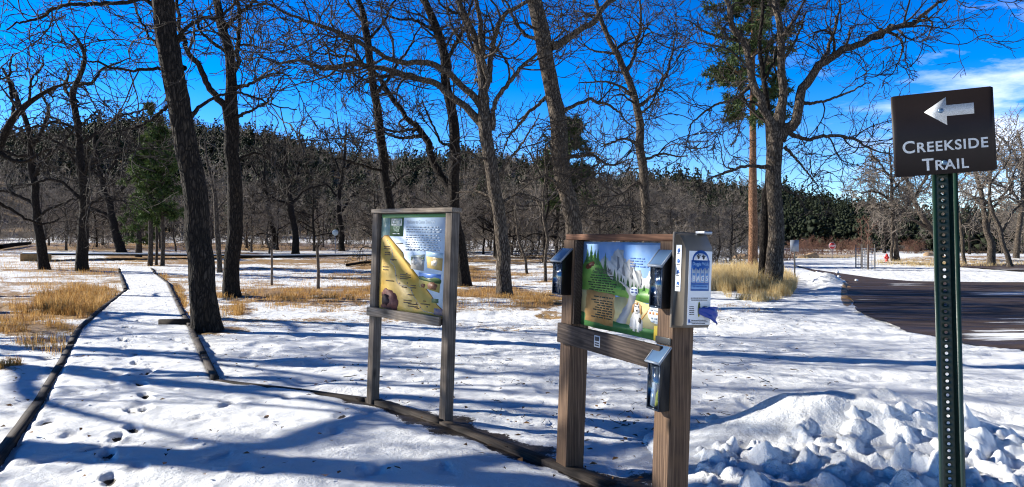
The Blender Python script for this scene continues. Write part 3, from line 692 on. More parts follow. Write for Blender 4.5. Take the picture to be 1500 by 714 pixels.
# trees beyond the road on the right
def road_tree(label, base, trunk, limbs, seed, **k):
    return hand_tree(label, base, trunk, limbs, seed, bark=BARK_LIT, twig=TWIG_LIT, sides=14, dens=1.1, l1=(1.4, 4.0), twigs=1, **k)
road_tree('pale twin trunked oak right of the red hydrant on the straw bank', (1315, 384),
    [(1315, 384, 9), (1312, 350, 8), (1309, 320, 7), (1307, 290, 6), (1305, 250, 4), (1304, 215, 2)],
    [[(1308, 384, 6), (1306, 350, 5), (1308, 310, 4), (1300, 280, 2)], [(1310, 320, 5), (1335, 295, 4), (1360, 250, 2)], [(1308, 300, 4), (1280, 280, 3), (1262, 285, 2)], [(1306, 260, 4), (1285, 235, 3), (1270, 215, 2)], [(1307, 280, 4), (1330, 250, 3), (1345, 215, 2)], [(1309, 310, 4), (1285, 300, 3), (1270, 310, 2)]], 20)
road_tree('stout pale oak with two trunks on the straw bank right of the trail sign post', (1452, 390),
    [(1452, 390, 13), (1450, 360, 12), (1445, 335, 10), (1440, 300, 8), (1432, 260, 6), (1425, 220, 3)],
    [[(1446, 340, 6), (1460, 300, 5), (1478, 270, 4), (1490, 240, 2)], [(1441, 305, 6), (1420, 285, 4), (1402, 280, 2)], [(1436, 280, 5), (1455, 245, 4), (1465, 210, 2)], [(1440, 300, 5), (1470, 290, 4), (1500, 295, 2)]], 21)
road_tree('tilted thin pale oak leaning across the stout two trunked one on the bank', (1480, 392),
    [(1480, 392, 9), (1473, 360, 8), (1465, 330, 7), (1455, 305, 6), (1450, 270, 4), (1452, 230, 2)],
    [[(1468, 340, 4), (1485, 310, 4), (1505, 290, 2)], [(1456, 305, 4), (1435, 290, 3), (1415, 295, 2)], [(1451, 270, 4), (1475, 235, 3), (1485, 205, 2)]], 22)
road_tree('dark rimmed oak with wide boughs at the far end of the straw bank', (1488, 383),
    [(1488, 383, 10), (1490, 350, 9), (1496, 310, 8), (1500, 260, 6), (1496, 215, 4), (1490, 190, 2)],
    [[(1497, 305, 5), (1480, 270, 4), (1470, 235, 2)], [(1500, 270, 5), (1530, 240, 4), (1560, 220, 2)], [(1499, 250, 4), (1480, 215, 3), (1462, 195, 2)], [(1494, 320, 4), (1520, 300, 3), (1550, 290, 2)]], 23)
road_tree('slender pale tree just right of the green trail sign post', (1414, 388),
    [(1414, 388, 6), (1411, 355, 6), (1406, 325, 5), (1402, 300, 4), (1400, 260, 3), (1405, 230, 2)],
    [[(1408, 335, 3), (1425, 310, 3), (1435, 290, 2)], [(1403, 305, 3), (1385, 285, 3), (1370, 275, 2)], [(1401, 270, 3), (1420, 250, 2), (1430, 235, 1)]], 24)
road_tree('wide curving bare oak whose boughs bend behind the trail sign panel', (1378, 380),
    [(1378, 380, 12), (1370, 350, 10), (1352, 320, 9), (1338, 290, 7), (1330, 260, 5), (1325, 230, 2)],
    [[(1360, 335, 6), (1330, 315, 5), (1300, 290, 4), (1270, 270, 2)], [(1345, 305, 6), (1320, 275, 4), (1290, 250, 3), (1265, 240, 2)], [(1370, 350, 6), (1385, 310, 5), (1390, 270, 3)], [(1340, 290, 5), (1360, 250, 4), (1370, 210, 2)]], 25)

# trees standing left of the view, whose shade crosses the trail
def proto_tree(seed, H, r0, lean, bark, twig, spread=1.0, twigs=2, nlimb=9, dens=.75, far=20, l1=(.9, 2.6), l_lo=.30):
    rg = np.random.default_rng(seed); ta, ca = Acc(), Acc()
    n = 9; z = np.linspace(-.15, H, n); wob = np.cumsum(rg.normal(0, .16, (n, 2)), 0) * H / 12; wob[:2] = 0
    pts = np.stack([wob[:, 0] + lean * z, wob[:, 1], z], 1)
    q, r, L = resample(pts, 50, r0 * (1 - np.linspace(0, 1, n)) ** .75 + .01)
    trunk_tube(ta, q, r, 14, .3, .08)
    C, Rd, Ls = [], [], []
    k0 = int(50 * .35); a, b, c = resample(q[k0:], 14, r[k0:]); C.append(a); Rd.append(b); Ls.append(c * .6)
    for i in range(nlimb):
        t = l_lo + (.92 - l_lo) * (i + rg.random()) / nlimb; k = int(t * 49)
        az = rg.uniform(0, 2 * np.pi); el = rg.uniform(.25, .9); Ln = H * rg.uniform(.26, .46) * (1.2 - t) * 1.3 * spread
        d = np.array([math.cos(az) * math.cos(el), math.sin(az) * math.cos(el), math.sin(el)])
        p = [q[k]]
        for s in range(7):
            d = norm(d + rg.normal(0, .24, 3) + np.array([0, 0, .05])); p.append(p[-1] + d * Ln / 7)
        rl = min(r[k] * .6, .14)
        a, b, c = resample(np.array(p), 24, rl * (1 - np.linspace(0, 1, 8)) ** .8 + .008); trunk_tube(ta, a, b, 7, 0, .06)
        a, b, _ = resample(a, 14, b); C.append(a); Rd.append(b); Ls.append(c)
    fractal(rg, ca, C, Rd, Ls, far, dens, l1, twigs=twigs, t0=.2)
    return ta.mesh('trunk', True), ca.mesh('crown', True), bark, twig
def place_tree(pr, x, y, rz, s, name, label, group=None, zs=1.0):
    z = float(base_z(x, y)); root = thing(name, label, 'tree', (x, y, z), (0, 0, rz), group); root.scale = (s, s, s * zs)
    for nm, me, m in (('trunk', pr[0], pr[2]), ('crown', pr[1], pr[3])):
        if not me.materials: me.materials.append(m)
        link(nm, me, root)
    return root
PA = proto_tree(101, 12.5, .27, .02, BARK, TWIG); PB = proto_tree(102, 11, .24, -.04, BARK, TWIG, 1.15)
for i, (x, y, rz, s, p) in enumerate([(-10.6, 7.75, .3, 1.0, PA), (-14.5, 12.2, 1.9, 1.0, PB), (-17.5, 19.2, 2.5, .95, PA), (-9.2, 5.35, 4.0, .55, PB), (-20.5, 15.6, 3.6, 1.1, PB)]):
    place_tree(p, x, y, rz, s, 'oak_tree', 'bare oak west of the trail beyond the dry grass', 'oaks west of the trail')

# the bare wood behind the clearing: single trees, copies of a few kinds
PW = [proto_tree(200 + k, H, r, ln, b, w, 1.1, 2, 10, .7, 48, (1.2, 3.2), .14) for k, (H, r, ln, b, w) in enumerate(
    [(9.5, .17, .03, BARK, TWIG_LIT), (8.5, .14, -.05, BARK_LIT, TWIG_LIT), (10.5, .19, .02, BARK, TWIG), (7.5, .12, .06, BARK_LIT, TWIG_LIT), (9.0, .15, 0, BARK_LIT, TWIG_LIT)])]
GA = 'bare trees of the grey wood behind the clearing'
rg = np.random.default_rng(77); spots = []
def scatter(n, px0, px1, d0, d1, mind):
    k = 0; tries = 0
    while k < n and tries < 4000:
        tries += 1
        px = rg.uniform(px0, px1); d = math.sqrt(rg.uniform(d0 * d0, d1 * d1)); x = (px - CX) / F * d
        if all((x - a) ** 2 + (d - b) ** 2 > mind ** 2 for a, b in spots): spots.append((x, d)); k += 1; yield x, d
for x, d in scatter(58, -260, 560, 72, 128, 3.8):
    place_tree(PW[rg.integers(5)], x, d, rg.uniform(0, 6.28), rg.uniform(.72, 1.05), 'bare_tree', 'thin bare tree in the tangled dark wood left of the map board', 'bare trees in the wood left of the map board')
for x, d in scatter(64, 545, 1100, 50, 112, 2.8):
    place_tree(PW[rg.integers(5)], x, d, rg.uniform(0, 6.28), rg.uniform(.55, .95), 'bare_tree', 'thin bare tree in the grey thicket behind the two boards', 'bare trees in the thicket behind the boards')
for x, d in scatter(14, 1270, 1800, 105, 150, 5):
    place_tree(PW[rg.integers(1, 5)], x, d, rg.uniform(0, 6.28), rg.uniform(.85, 1.15), 'bare_tree', 'thin bare tree on the far side of the road behind the straw bank', 'bare trees beyond the road')

# brush under the bare wood: nobody could count it
def brush(seed, spots_, mat_, H=(1.2, 3.2)):
    rg = np.random.default_rng(seed); acc = Acc()
    for x, y in spots_:
        z = float(base_z(x, y)); h = rg.uniform(*H); n = 7
        st = np.repeat(np.array([[x, y, z - .05]]), n, 0) + np.c_[rg.normal(0, .35, (n, 2)), np.zeros(n)]
        d = norm(np.c_[rg.normal(0, .45, (n, 2)), np.ones(n)]); P = np.empty((n, 8, 3)); P[:, 0] = st
        for k in range(1, 8):
            d = norm(d + rg.normal(0, .16, (n, 3))); P[:, k] = P[:, k - 1] + d * h / 7
        R = np.repeat((.022 * (1 - np.linspace(0, 1, 8)) + .008)[None], n, 0)
        tubes(acc, P, R, 3)
        P1, R1 = grow(rg, P, R, np.full(n, 8), .15, 1, lambda i, t, g, M: g.uniform(.3, .8, M) * h * .45, 42, 5, .28, .04, .6, .014, .008); tubes(acc, P1, R1, 3)
        P2, R2 = grow(rg, P1, R1, np.full(len(P1), 3), .2, 1, lambda i, t, g, M: g.uniform(.15, .4, M) * h * .5, 40, 3, .25, .03, .6, .009, .007); tubes(acc, P2, R2, 3)
    return acc
sp = [s for s in scatter(110, -250, 560, 82, 140, 1.6)] + [s for s in scatter(130, 540, 1100, 52, 112, 1.3)]
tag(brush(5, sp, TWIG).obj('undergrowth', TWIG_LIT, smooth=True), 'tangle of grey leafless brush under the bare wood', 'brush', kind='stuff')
for i, (px, d, h, lab) in enumerate([(1172, 118, 2.6, 'reddish leafless shrub left of the stop sign'), (1196, 124, 3.2, 'broad reddish brown shrub just left of the stop sign'), (1237, 126, 3.0, 'brown leafless shrub right of the stop sign'),
                        (1262, 130, 2.7, 'low brown shrub behind the caged sapling'), (1342, 135, 3.0, 'grey brown shrub behind the far boulder'), (1152, 75, 1.6, 'small dark red shrub between the oak and the grey sign')]):
    x = (px - CX) / F * d
    ss = [(x + a, d + b) for a, b in rg.normal(0, 1.0 if d > 80 else .3, (7 if d > 80 else 3, 2))]
    o = brush(30 + i, ss, None, (h * .75, h)).obj('shrub', TWIG_RED, smooth=True); tag(o, lab, 'shrub', 'leafless shrubs along the far road')

# ------------------------------------------------------------------ pines
def needle_tufts(acc, rg, C, size, k=14, droop=-.1):
    """sprays of needles: K slim triangles round each centre"""
    N = len(C); d = norm(rg.normal(size=(N, k, 3)) + np.array([0, 0, droop])); s = size[:, None, None] * rg.uniform(.6, 1.15, (N, k, 1))
    w = norm(np.cross(d, rg.normal(size=(N, k, 3)))) * s * .11
    c = C[:, None, :] + d * s * .12
    V = np.stack([c - w, c + w, c + d * s], 2).reshape(-1, 3)
    acc.add(V, tris=np.arange(len(V)).reshape(-1, 3))

def pine(label, base, H, crown0, width, wpx, seed, mat_, bark, d=None, tuft=.34, n=70, lean=0, name='pine_tree', per=9, group=None):
    rg = np.random.default_rng(seed)
    g = gp(*base) if d is None else np.array([(base[0] - CX) / F * d, d, 0.]); d = g[1]
    if g[2] == 0: g[2] = float(base_z(g[0], g[1]))
    root = thing(name, label, 'tree', tuple(g), group=group); ta, ca = Acc(), Acc()
    z = np.linspace(-.15, H, 8); pts = np.stack([lean * z + .04 * np.sin(z), 0 * z, z], 1)
    r0 = wpx * .5 * d / F; q, r, _ = resample(pts, 50, r0 * (1 - .95 * np.linspace(0, 1, 8) ** 1.5)); trunk_tube(ta, q, r, 16, .15, .06)
    hs = crown0 + (H - crown0) * rg.random(n) ** .9
    az = rg.uniform(0, 6.28, n); u = (hs - crown0) / (H - crown0)
    Lb = width * (np.sin(np.pi * np.clip(u * .8 + .22, 0, 1)) ** .8) * rg.uniform(.45, 1.05, n) + .2
    P = np.empty((n, 7, 3)); P[:, 0] = np.stack([np.interp(hs, q[:, 2], q[:, 0]), np.interp(hs, q[:, 2], q[:, 1]), hs], 1)
    dd = norm(np.stack([np.cos(az), np.sin(az), rg.normal(.05, .2, n) + .5 * (u - .3)], 1))
    for k in range(1, 7):
        dd = norm(dd + rg.normal(0, .13, (n, 3)) + [0, 0, .04]); P[:, k] = P[:, k - 1] + dd * (Lb / 6)[:, None]
    R = np.repeat((.05 * (1 - np.linspace(0, 1, 7)) + .012)[None], n, 0); tubes(ta, P, R, 4)
    P1, R1 = grow(rg, P, R, np.full(n, per), .3, 1, lambda i, t, g_, M: Lb[i] * g_.uniform(.12, .32, M), 50, 4, .15, .08, .6, .02, .008); tubes(ta, P1, R1, 3)
    C = np.concatenate([P1[:, -1], P1[:, 2], P[:, -1]]); needle_tufts(ca, rg, C, rg.uniform(.75, 1.2, len(C)) * tuft)
    ta.obj('trunk', bark, root, True); ca.obj('crown', mat_, root)
    return root
pine('tall ponderosa pine with bare orange trunk just left of the roadside oak', (1103, 394), 21.5, 10.6, 3.7, 13, 61, NEEDLE, BARK_PINE, tuft=.5, n=95, per=8)
pine('dark pine crown rising from the wood behind the heavy straight oak', (832, 392), 12.2, 4.5, 2.6, 10, 62, NEEDLE, BARK_SLIM, d=60, tuft=.42, n=70)
pine('tallest of the slim young green pines left of the stout trailside oak', (220, 390), 11.2, 3.2, 1.7, 7, 63, NEEDLE_BRIGHT, BARK_SLIM, tuft=.34, n=52, per=6)
pine('middle slim young pine, thinnest of the clump left of the stout trailside oak', (229, 389), 8.5, 3.2, 1.3, 4, 64, NEEDLE_BRIGHT, BARK_SLIM, tuft=.32, n=36, per=6)
pine('slim young pine nearest the stout trailside oak, with a bare lower trunk', (238, 390), 9.6, 3.4, 1.6, 6, 65, NEEDLE_BRIGHT, BARK_SLIM, tuft=.34, n=46, per=6)
pine('small bushy young pine at the far left of the green pine clump', (203, 377), 5.2, 1.2, 1.5, 9, 66, NEEDLE_BRIGHT, BARK_SLIM, tuft=.34, n=34, per=6)

def pine_forest():
    rg = np.random.default_rng(70); protos = []
    for k in range(6):
        a = Acc(); n = 46; h = rg.uniform(.1, 1, n); h[:2] = .96; rad = .24 * (1.03 - h) ** .62 * rg.uniform(.3, 1.0, n); az = rg.uniform(0, 6.28, n)
        c = np.stack([np.cos(az) * rad, np.sin(az) * rad, h], 1)
        d1 = norm(rg.normal(size=(n, 3))); d2 = norm(np.cross(d1, rg.normal(size=(n, 3)))); s = (.072 * (1.3 - .95 * h) * rg.uniform(.6, 1.3, n))[:, None]
        pts = np.stack([c + d1 * s * 1.5, c + d2 * s, c - d1 * s * 1.1, c - d2 * s * .9, c + np.cross(d1, d2) * s], 1)
        f = np.array([[0, 1, 4], [1, 2, 4], [2, 3, 4], [3, 0, 4], [0, 3, 2], [0, 2, 1]])
        protos.append((pts.reshape(-1, 3), (f[None] + (np.arange(n) * 5)[:, None, None]).reshape(-1, 3)))
    acc = Acc(); N = 8200
    r = np.sqrt(rg.uniform(172**2, 470**2, N)); th = np.radians(rg.uniform(-52, 46, N)); x, y = r * np.sin(th), r * np.cos(th)
    z = base_z(x, y); px = pxs(x, y); H = (3.5 + 9 * rg.random(N) ** 1.6) * (.7 + .7 * vnoise2(x / 25, y / 25, 12))
    keep = (fbm2(x / 40, y / 40, 90, 3) > -.62 + .40 * (px > 1320) + .60 * (1 - sstep(820, 1080, px)) * (1 - sstep(300, 400, r))); keep &= ~((r < 190) & (px > 1120) & (px < 1300) & (rg.random(N) < .3))
    for i in np.nonzero(keep)[0]:
        v, f = protos[i % 6]; a = rg.uniform(0, 6.28); c, s = math.cos(a), math.sin(a); w = (H[i] * .7 + 2) * rg.uniform(.65, 1.45)
        V = np.stack([(v[:, 0] * c - v[:, 1] * s) * w + x[i], (v[:, 0] * s + v[:, 1] * c) * w + y[i], v[:, 2] * H[i] + z[i]], 1)
        acc.add(V, tris=f)
    tag(acc.obj('pine_forest', NEEDLE_FAR), 'dark pine forest covering the hillside', 'forest', kind='stuff')
pine_forest()

def hillside_wood():
    rg = np.random.default_rng(170); acc = Acc(); N = 2300
    r = np.sqrt(rg.uniform(150**2, 435**2, N)); th = np.radians(rg.uniform(-50, 20, N)); x, y = r * np.sin(th), r * np.cos(th); z = base_z(x, y); H = rg.uniform(5, 9.5, N)
    m = 7; P = np.empty((N, m, 3)); P[:, 0] = np.stack([x, y, z - .2], 1); d = norm(np.c_[rg.normal(0, .12, (N, 2)), np.ones(N)])
    for k in range(1, m): d = norm(d + rg.normal(0, .08, (N, 3)) + [0, 0, .05]); P[:, k] = P[:, k - 1] + d * (H / (m - 1))[:, None]
    R = (.14 * (1 - np.linspace(0, 1, m))[None] + .03) * np.ones((N, 1)); tubes(acc, P, R, 3)
    P1, R1 = grow(rg, P, R, np.full(N, 12), .15, 1, lambda i, t, g, M: H[i] * g.uniform(.18, .42, M) * (1.2 - .7 * t), 50, 5, .2, .08, .6, .07, .035); tubes(acc, P1, R1, 3)
    P2, R2 = grow(rg, P1, R1, np.full(len(P1), 5), .2, 1, lambda i, t, g, M: g.uniform(.6, 1.6, M), 42, 3, .2, .06, .6, .05, .035); tubes(acc, P2, R2, 3)
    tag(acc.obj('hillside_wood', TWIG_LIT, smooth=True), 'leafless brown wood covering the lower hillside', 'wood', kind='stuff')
hillside_wood()

# ------------------------------------------------------------------ dry grass
def grass(name, table, n, hh, mat_, label, seed, thin=1.0):
    rg = np.random.default_rng(seed); a = []
    areas = np.array([t[2] * t[3] * t[4] for t in table]); cnt = np.round(n * areas / areas.sum()).astype(int)
    P, H = [], []
    for (cx, cy, rx, ry, s, h), k in zip(table, cnt):
        u = np.sqrt(rg.random(k)) ; t = rg.uniform(0, 6.28, k); px, py = cx + rx * u * np.cos(t), cy + ry * u * np.sin(t)
        py = np.maximum(py, 364); d = EYE * F / (py - HZ); x = (px - CX) / F * d
        for _ in range(6):
            z = base_z(x, d); d = np.clip((EYE - z) * F / (py - HZ), 3, 160); x = (px - CX) / F * d
        cl = .5 * vnoise2(x / .8, d / .7, 71) + .5 * vnoise2(x / .25, d / .25, 72); ok = cl > .53
        ok &= ~((x > xl(d) - .1) & (x < xr(d) + .12) & (d < PATH_FAR))
        P.append(np.stack([x, d, base_z(x, d) + relief(x, d) - .02], 1)[ok]); H.append((h * rg.uniform(.35, 1.15, k) * (.1 + 1.5 * cl))[ok])
    P = np.concatenate(P); H = np.concatenate(H); N = len(P)
    az = rg.uniform(0, 6.28, N); ln = rg.uniform(.25, 1.0, N)[:, None]
    d = np.stack([np.cos(az), np.sin(az), 0 * az], 1); w = np.stack([-np.sin(az), np.cos(az), 0 * az], 1) * (.0016 + P[:, 1:2] * .00011) * thin
    up = np.array([0, 0, 1.]); Hc = H[:, None]
    m = P + d * ln * Hc * .25 + up * Hc * .6; tp = P + d * ln * Hc * .8 + up * Hc * (1 - .35 * ln)
    V = np.stack([P - w, P + w, m - w * .8, m + w * .8, tp], 1).reshape(-1, 3); b = np.arange(N)[:, None] * 5
    a = Acc().add(V, quads=b + [[0, 1, 3, 2]], tris=b + [[2, 3, 4]])
    tag(a.obj(name, mat_), label, 'grass', kind='stuff')
grass('dry_grass', [(120, 442, 70, 24, 1, .42), (20, 458, 75, 12, .7, .25), (15, 545, 22, 18, .7, .16), (45, 482, 55, 11, .5, .18), (258, 447, 14, 28, 1, .3), (215, 408, 32, 7, .8, .35), (90, 425, 60, 8, .6, .3),
    (430, 432, 125, 9, .8, .22), (520, 424, 60, 6, .8, .2), (350, 455, 10, 8, 1.6, .3), (800, 440, 50, 10, .4, .2), (720, 430, 70, 8, .5, .2), (470, 447, 70, 6, .5, .15), (620, 405, 160, 8, .35, .25), (230, 376, 90, 6, .5, .3),
    (120, 398, 120, 6, .35, .3), (90, 470, 90, 50, .14, .22), (560, 425, 330, 34, .16, .2), (60, 400, 120, 20, .12, .3), (300, 455, 60, 16, .25, .2), (560, 388, 50, 7, .5, .3), (600, 440, 60, 9, .3, .15), (1075, 455, 40, 10, .25, .1)], 105000, 1, STRAW, 'short orange dry grass poking through the snow', 81)
grass('straw_grass', [(1085, 412, 62, 20, 1, .75), (1140, 418, 28, 18, 1, .6), (1110, 432, 50, 10, .8, .35), (1400, 386, 130, 6, .5, .5), (1190, 377, 120, 2.5, .4, .4)], 70000, 1, STRAW_PALE, 'tall pale straw grass around the roadside oak and bank', 82)

# fallen leaf litter and twigs lying on the snow
rg = np.random.default_rng(83); a = Acc(); n = 260
for _ in range(n):
    px, py = rg.uniform(320, 1240), rg.uniform(425, 640); p = gp(px, py)
    if xl(p[1]) < p[0] < xr(p[1]): continue
    z = float(base_z(p[0], p[1]) + relief(p[0], p[1])) + .008; L = rg.uniform(.03, .18); t_ = rg.uniform(0, 6.28); k = rg.integers(3, 5)
    q = np.stack([p[0] + np.cos(t_) * np.linspace(0, L, k), p[1] + np.sin(t_) * np.linspace(0, L, k) + rg.normal(0, .01, k), z + np.abs(rg.normal(0, .012, k))], 1)
    tubes(a, q[None], np.full((1, k), rg.uniform(.002, .005)), 4)
tag(a.obj('twig_litter', TWIG), 'scattered fallen twigs lying on the snow', 'litter', kind='stuff')

rg = np.random.default_rng(84); V = []
for _ in range(1500):
    px = rg.uniform(0, 1180); py = 405 + 309 * rg.random() ** 1.7; p = gp(px, py); y_ = p[1]
    inside = xl(y_) < p[0] < xr(y_)
    if inside and rg.random() < .75: continue
    z = float(base_z(p[0], y_)) + (.075 if inside else float(relief(p[0], y_)) + .012); r = rg.uniform(.012, .04); an = rg.uniform(0, 6.28); c, s_ = math.cos(an) * r, math.sin(an) * r
    V += [(p[0] - c, y_ - s_, z), (p[0] + s_ * .5, y_ - c * .5, z + rg.uniform(0, .018)), (p[0] + c, y_ + s_, z + rg.uniform(0, .012)), (p[0] - s_ * .5, y_ + c * .5, z + rg.uniform(0, .02))]
tag(Acc().add(V, quads=np.arange(len(V)).reshape(-1, 4)).obj('leaf_litter', leaf_mat('dead_leaves', (.05, .025, .012), (.14, .07, .03), (.28, .16, .07), .3)), 'dead brown leaves scattered over the snow', 'litter', kind='stuff')

# ------------------------------------------------------------------ snow heap
def snow_heap():
    rg = np.random.default_rng(91); nx, ny = 520, 420
    xs = np.linspace(.95, 5.4, nx); ys = np.linspace(2.35, 7.1, ny); X, Y = np.meshgrid(xs, ys)
    cy = 5.62 - .10 * (X - 2.5); crest = np.interp(X, [.95, 1.35, 1.8, 2.15, 2.7, 3.2, 3.7, 4.3, 5.0, 5.4], [0, .06, .19, .37, .42, .36, .22, .12, .05, 0])
    crest = crest * (1 + .28 * fbm2(X / .6, Y / .6, 92, 3))
    v = (Y - cy); env = np.where(v > 0, np.exp(-(v / .40) ** 2), np.exp(-(np.abs(v) / .62) ** 2.0))
    z = crest * env
    apron = np.exp(-(((X - 2.6) / 1.5) ** 4 + ((Y - 4.35) / 1.15) ** 4)); z = np.maximum(z, 0) + .10 * apron
    z += apron * .05 * fbm2(X / .35, Y / .35, 95, 3) + (.012 * fbm2(X / .12, Y / .12, 97, 3) * (z > .02))
    # clods: rounded lumps pressed into the heap
    n = 560
    cxs = rg.uniform(1.25, 4.4, n); cys = rg.normal(4.6, .55, n); rs = rg.uniform(.018, .055, n) * (1 + 1.0 * (rg.random(n) < .14))
    cxs[:12] = [1.42, 1.75, 2.0, 2.35, 2.75, 3.05, 2.2, 2.6, 3.3, 1.9, 2.9, 3.6]; cys[:12] = [5.0, 4.9, 5.15, 4.95, 5.05, 4.9, 4.75, 4.7, 5.0, 3.8, 4.5, 4.8]; rs[:12] = rg.uniform(.06, .10, 12)
    for a, b, r in zip(cxs, cys, rs):
        if abs(b - 4.4) > 1.3 or b > 5.25: continue
        an = rg.uniform(0, 3.14); c, s = math.cos(an), math.sin(an); u = (X - a) * c + (Y - b) * s; w = -(X - a) * s + (Y - b) * c
        e = (u / r) ** 2 + (w / (r * rg.uniform(.6, .9))) ** 2
        m = e < 1.6
        z[m] += (r * rg.uniform(.4, .75) * np.clip(1 - e[m] / 1.6, 0, 1) ** .8 * (.78 + .45 * vnoise2(X[m] / .07, Y[m] / .07, 99) + .10 * vnoise2(X[m] / .025, Y[m] / .025, 98)))
    edge_ = np.minimum.reduce([X - .95, 5.4 - X, Y - 2.35, 7.1 - Y])
    z = z + base_z(X, Y) + relief(X, Y) + .02 - .10 * np.exp(-(edge_ / .12) ** 2) - .06 * (1 - sstep(.0, .03, z))
    i = np.arange(ny - 1)[:, None] * nx; j = np.arange(nx - 1)[None]
    q = np.stack([i + j, i + j + 1, i + nx + j + 1, i + nx + j], -1).reshape(-1, 4)
    o = Acc().add(np.stack([X, Y, z], -1), quads=q).obj('snow_heap', SNOW_PURE, smooth=True)
    tag(o, 'ploughed heap of lumpy snow beside the park rules board', 'snow heap')
snow_heap()

# loose clods of ploughed snow along the road edge and in front of the heap
def lump(rg, r):
    import bmesh
    bm = bmesh.new(); bmesh.ops.create_icosphere(bm, subdivisions=3, radius=1)
    v = np.array([q.co[:] for q in bm.verts]); f = [[k.index for k in q.verts] for q in bm.faces]; bm.free()
    o = rg.uniform(0, 90); n = vnoise(v[:, 0] * 1.3 + o, v[:, 1] * 1.3, v[:, 2] * 1.3) - .5 + .4 * (vnoise(v[:, 0] * 3 + o, v[:, 1] * 3, v[:, 2] * 3) - .5)
    v = v * (1 + .75 * n)[:, None] * np.array([1, rg.uniform(.6, .95), rg.uniform(.55, .85)]) * r
    a = rg.uniform(0, 6.28); c, s = math.cos(a), math.sin(a)
    return np.stack([v[:, 0] * c - v[:, 1] * s, v[:, 0] * s + v[:, 1] * c, v[:, 2]], 1), f
rg = np.random.default_rng(95)
CL = 'loose clods of ploughed snow'
for k in range(26):
    if k < 14:
        px, py, r = rg.uniform(1030, 1490), rg.uniform(625, 705), rg.uniform(.025, .06); lab = 'loose white clod of snow lying in the ploughed heap'; lift = .12
    else:
        px, py, r = rg.normal(1212, 16), rg.normal(411, 5), rg.uniform(.06, .16); lab = 'loose white clod of snow on the ridge along the road edge'; lift = .1
    p = gp(px, py); v, f = lump(rg, r); o = Acc().add(v, tris=f).obj('snow_clod', SNOW_PURE, smooth=True)
    o.location = (p[0], p[1], p[2] + (lift if k >= 14 else .10)); tag(o, lab, 'snow clod', CL + (' in the heap' if k < 14 else ' on the road edge'))

# ------------------------------------------------------------------ timber edging
def timbers(label, pts, w=.085, h=.075, seed=0, lift=.0):
    """a run of squared timbers laid end to end along the trail; the run is one thing, each timber a part"""
    rg = np.random.default_rng(seed); P = np.array([p[:2] for p in pts]); root = thing('edging_timber', label, 'timber edging', (P[0][0], P[0][1], 0))
    for k in range(len(P) - 1):
        a, b = P[k], P[k + 1]; L = np.linalg.norm(b - a); n = max(1, int(round(L / 2.4)))
        for i in range(n):
            p, q = a + (b - a) * i / n, a + (b - a) * (i + 1) / n; l = np.linalg.norm(q - p) - .012; an = math.atan2(q[1] - p[1], q[0] - p[0])
            m = 10; xs = np.linspace(0, l, m); j = rg.normal(0, .0012, (m, 4, 2))
            prof = np.array([(-w / 2, -.12), (w / 2, -.12), (w / 2, h), (-w / 2, h)])
            V = np.stack([np.repeat(xs[:, None], 4, 1), prof[None, :, 0] + j[..., 0], prof[None, :, 1] + j[..., 1]], -1).reshape(-1, 3)
            ii = (np.arange(m - 1) * 4)[:, None]; jj = np.arange(4)[None]; kk = (jj + 1) % 4
            o = Acc().add(V, quads=np.stack([ii + jj, ii + kk, ii + 4 + kk, ii + 4 + jj], -1).reshape(-1, 4), ngons=[[0, 3, 2, 1], [4 * m - 4, 4 * m - 3, 4 * m - 2, 4 * m - 1]]).obj('timber', TIMBER, root)
            z = float(base_z(p[0], p[1])); o.location = (p[0] - P[0][0], p[1] - P[0][1], z + rg.uniform(-.012, .012) + lift); o.rotation_euler = (0, 0, an)
L_ = [(xl(y) - .05, y) for y in (5.0, 7.2, 9.4, 13.6, 18.0, float(gp(186, 426)[1]))]
timbers('dark timber edging along the left side of the cleared trail, beside the dry grass', [(-3.35, 2.5)] + L_, seed=1, lift=-.03)
timbers('far timber edging where the trail bends past the tall dry grass', [L_[-1], gp(174, 394)], .12, .10, 2)
timbers('timber edging along the right side of the cleared trail, passing the stout oak', [gp(221, 394), gp(246, 416), gp(263, 452), gp(279, 482), gp(316, 561)], seed=3, lift=-.01)
timbers('timber edging curving along the plaza past the feet of both boards', [gp(317, 562), gp(440, 576), gp(540, 590), gp(650, 624), gp(800, 681), gp(900, 717), (1.15, 3.2), (1.2, .5)], .09, .055, seed=4, lift=-.01)
p = gp(258, 478); o = Acc().box(-.32, .28, -.06, .06, -.1, .14).obj('timber_stub', TIMBER); o.location = (p[0], p[1], 0); o.rotation_euler = (0, 0, .1); tag(o, 'short dark cross timber lying on the trail edging near the stout oak', 'timber')

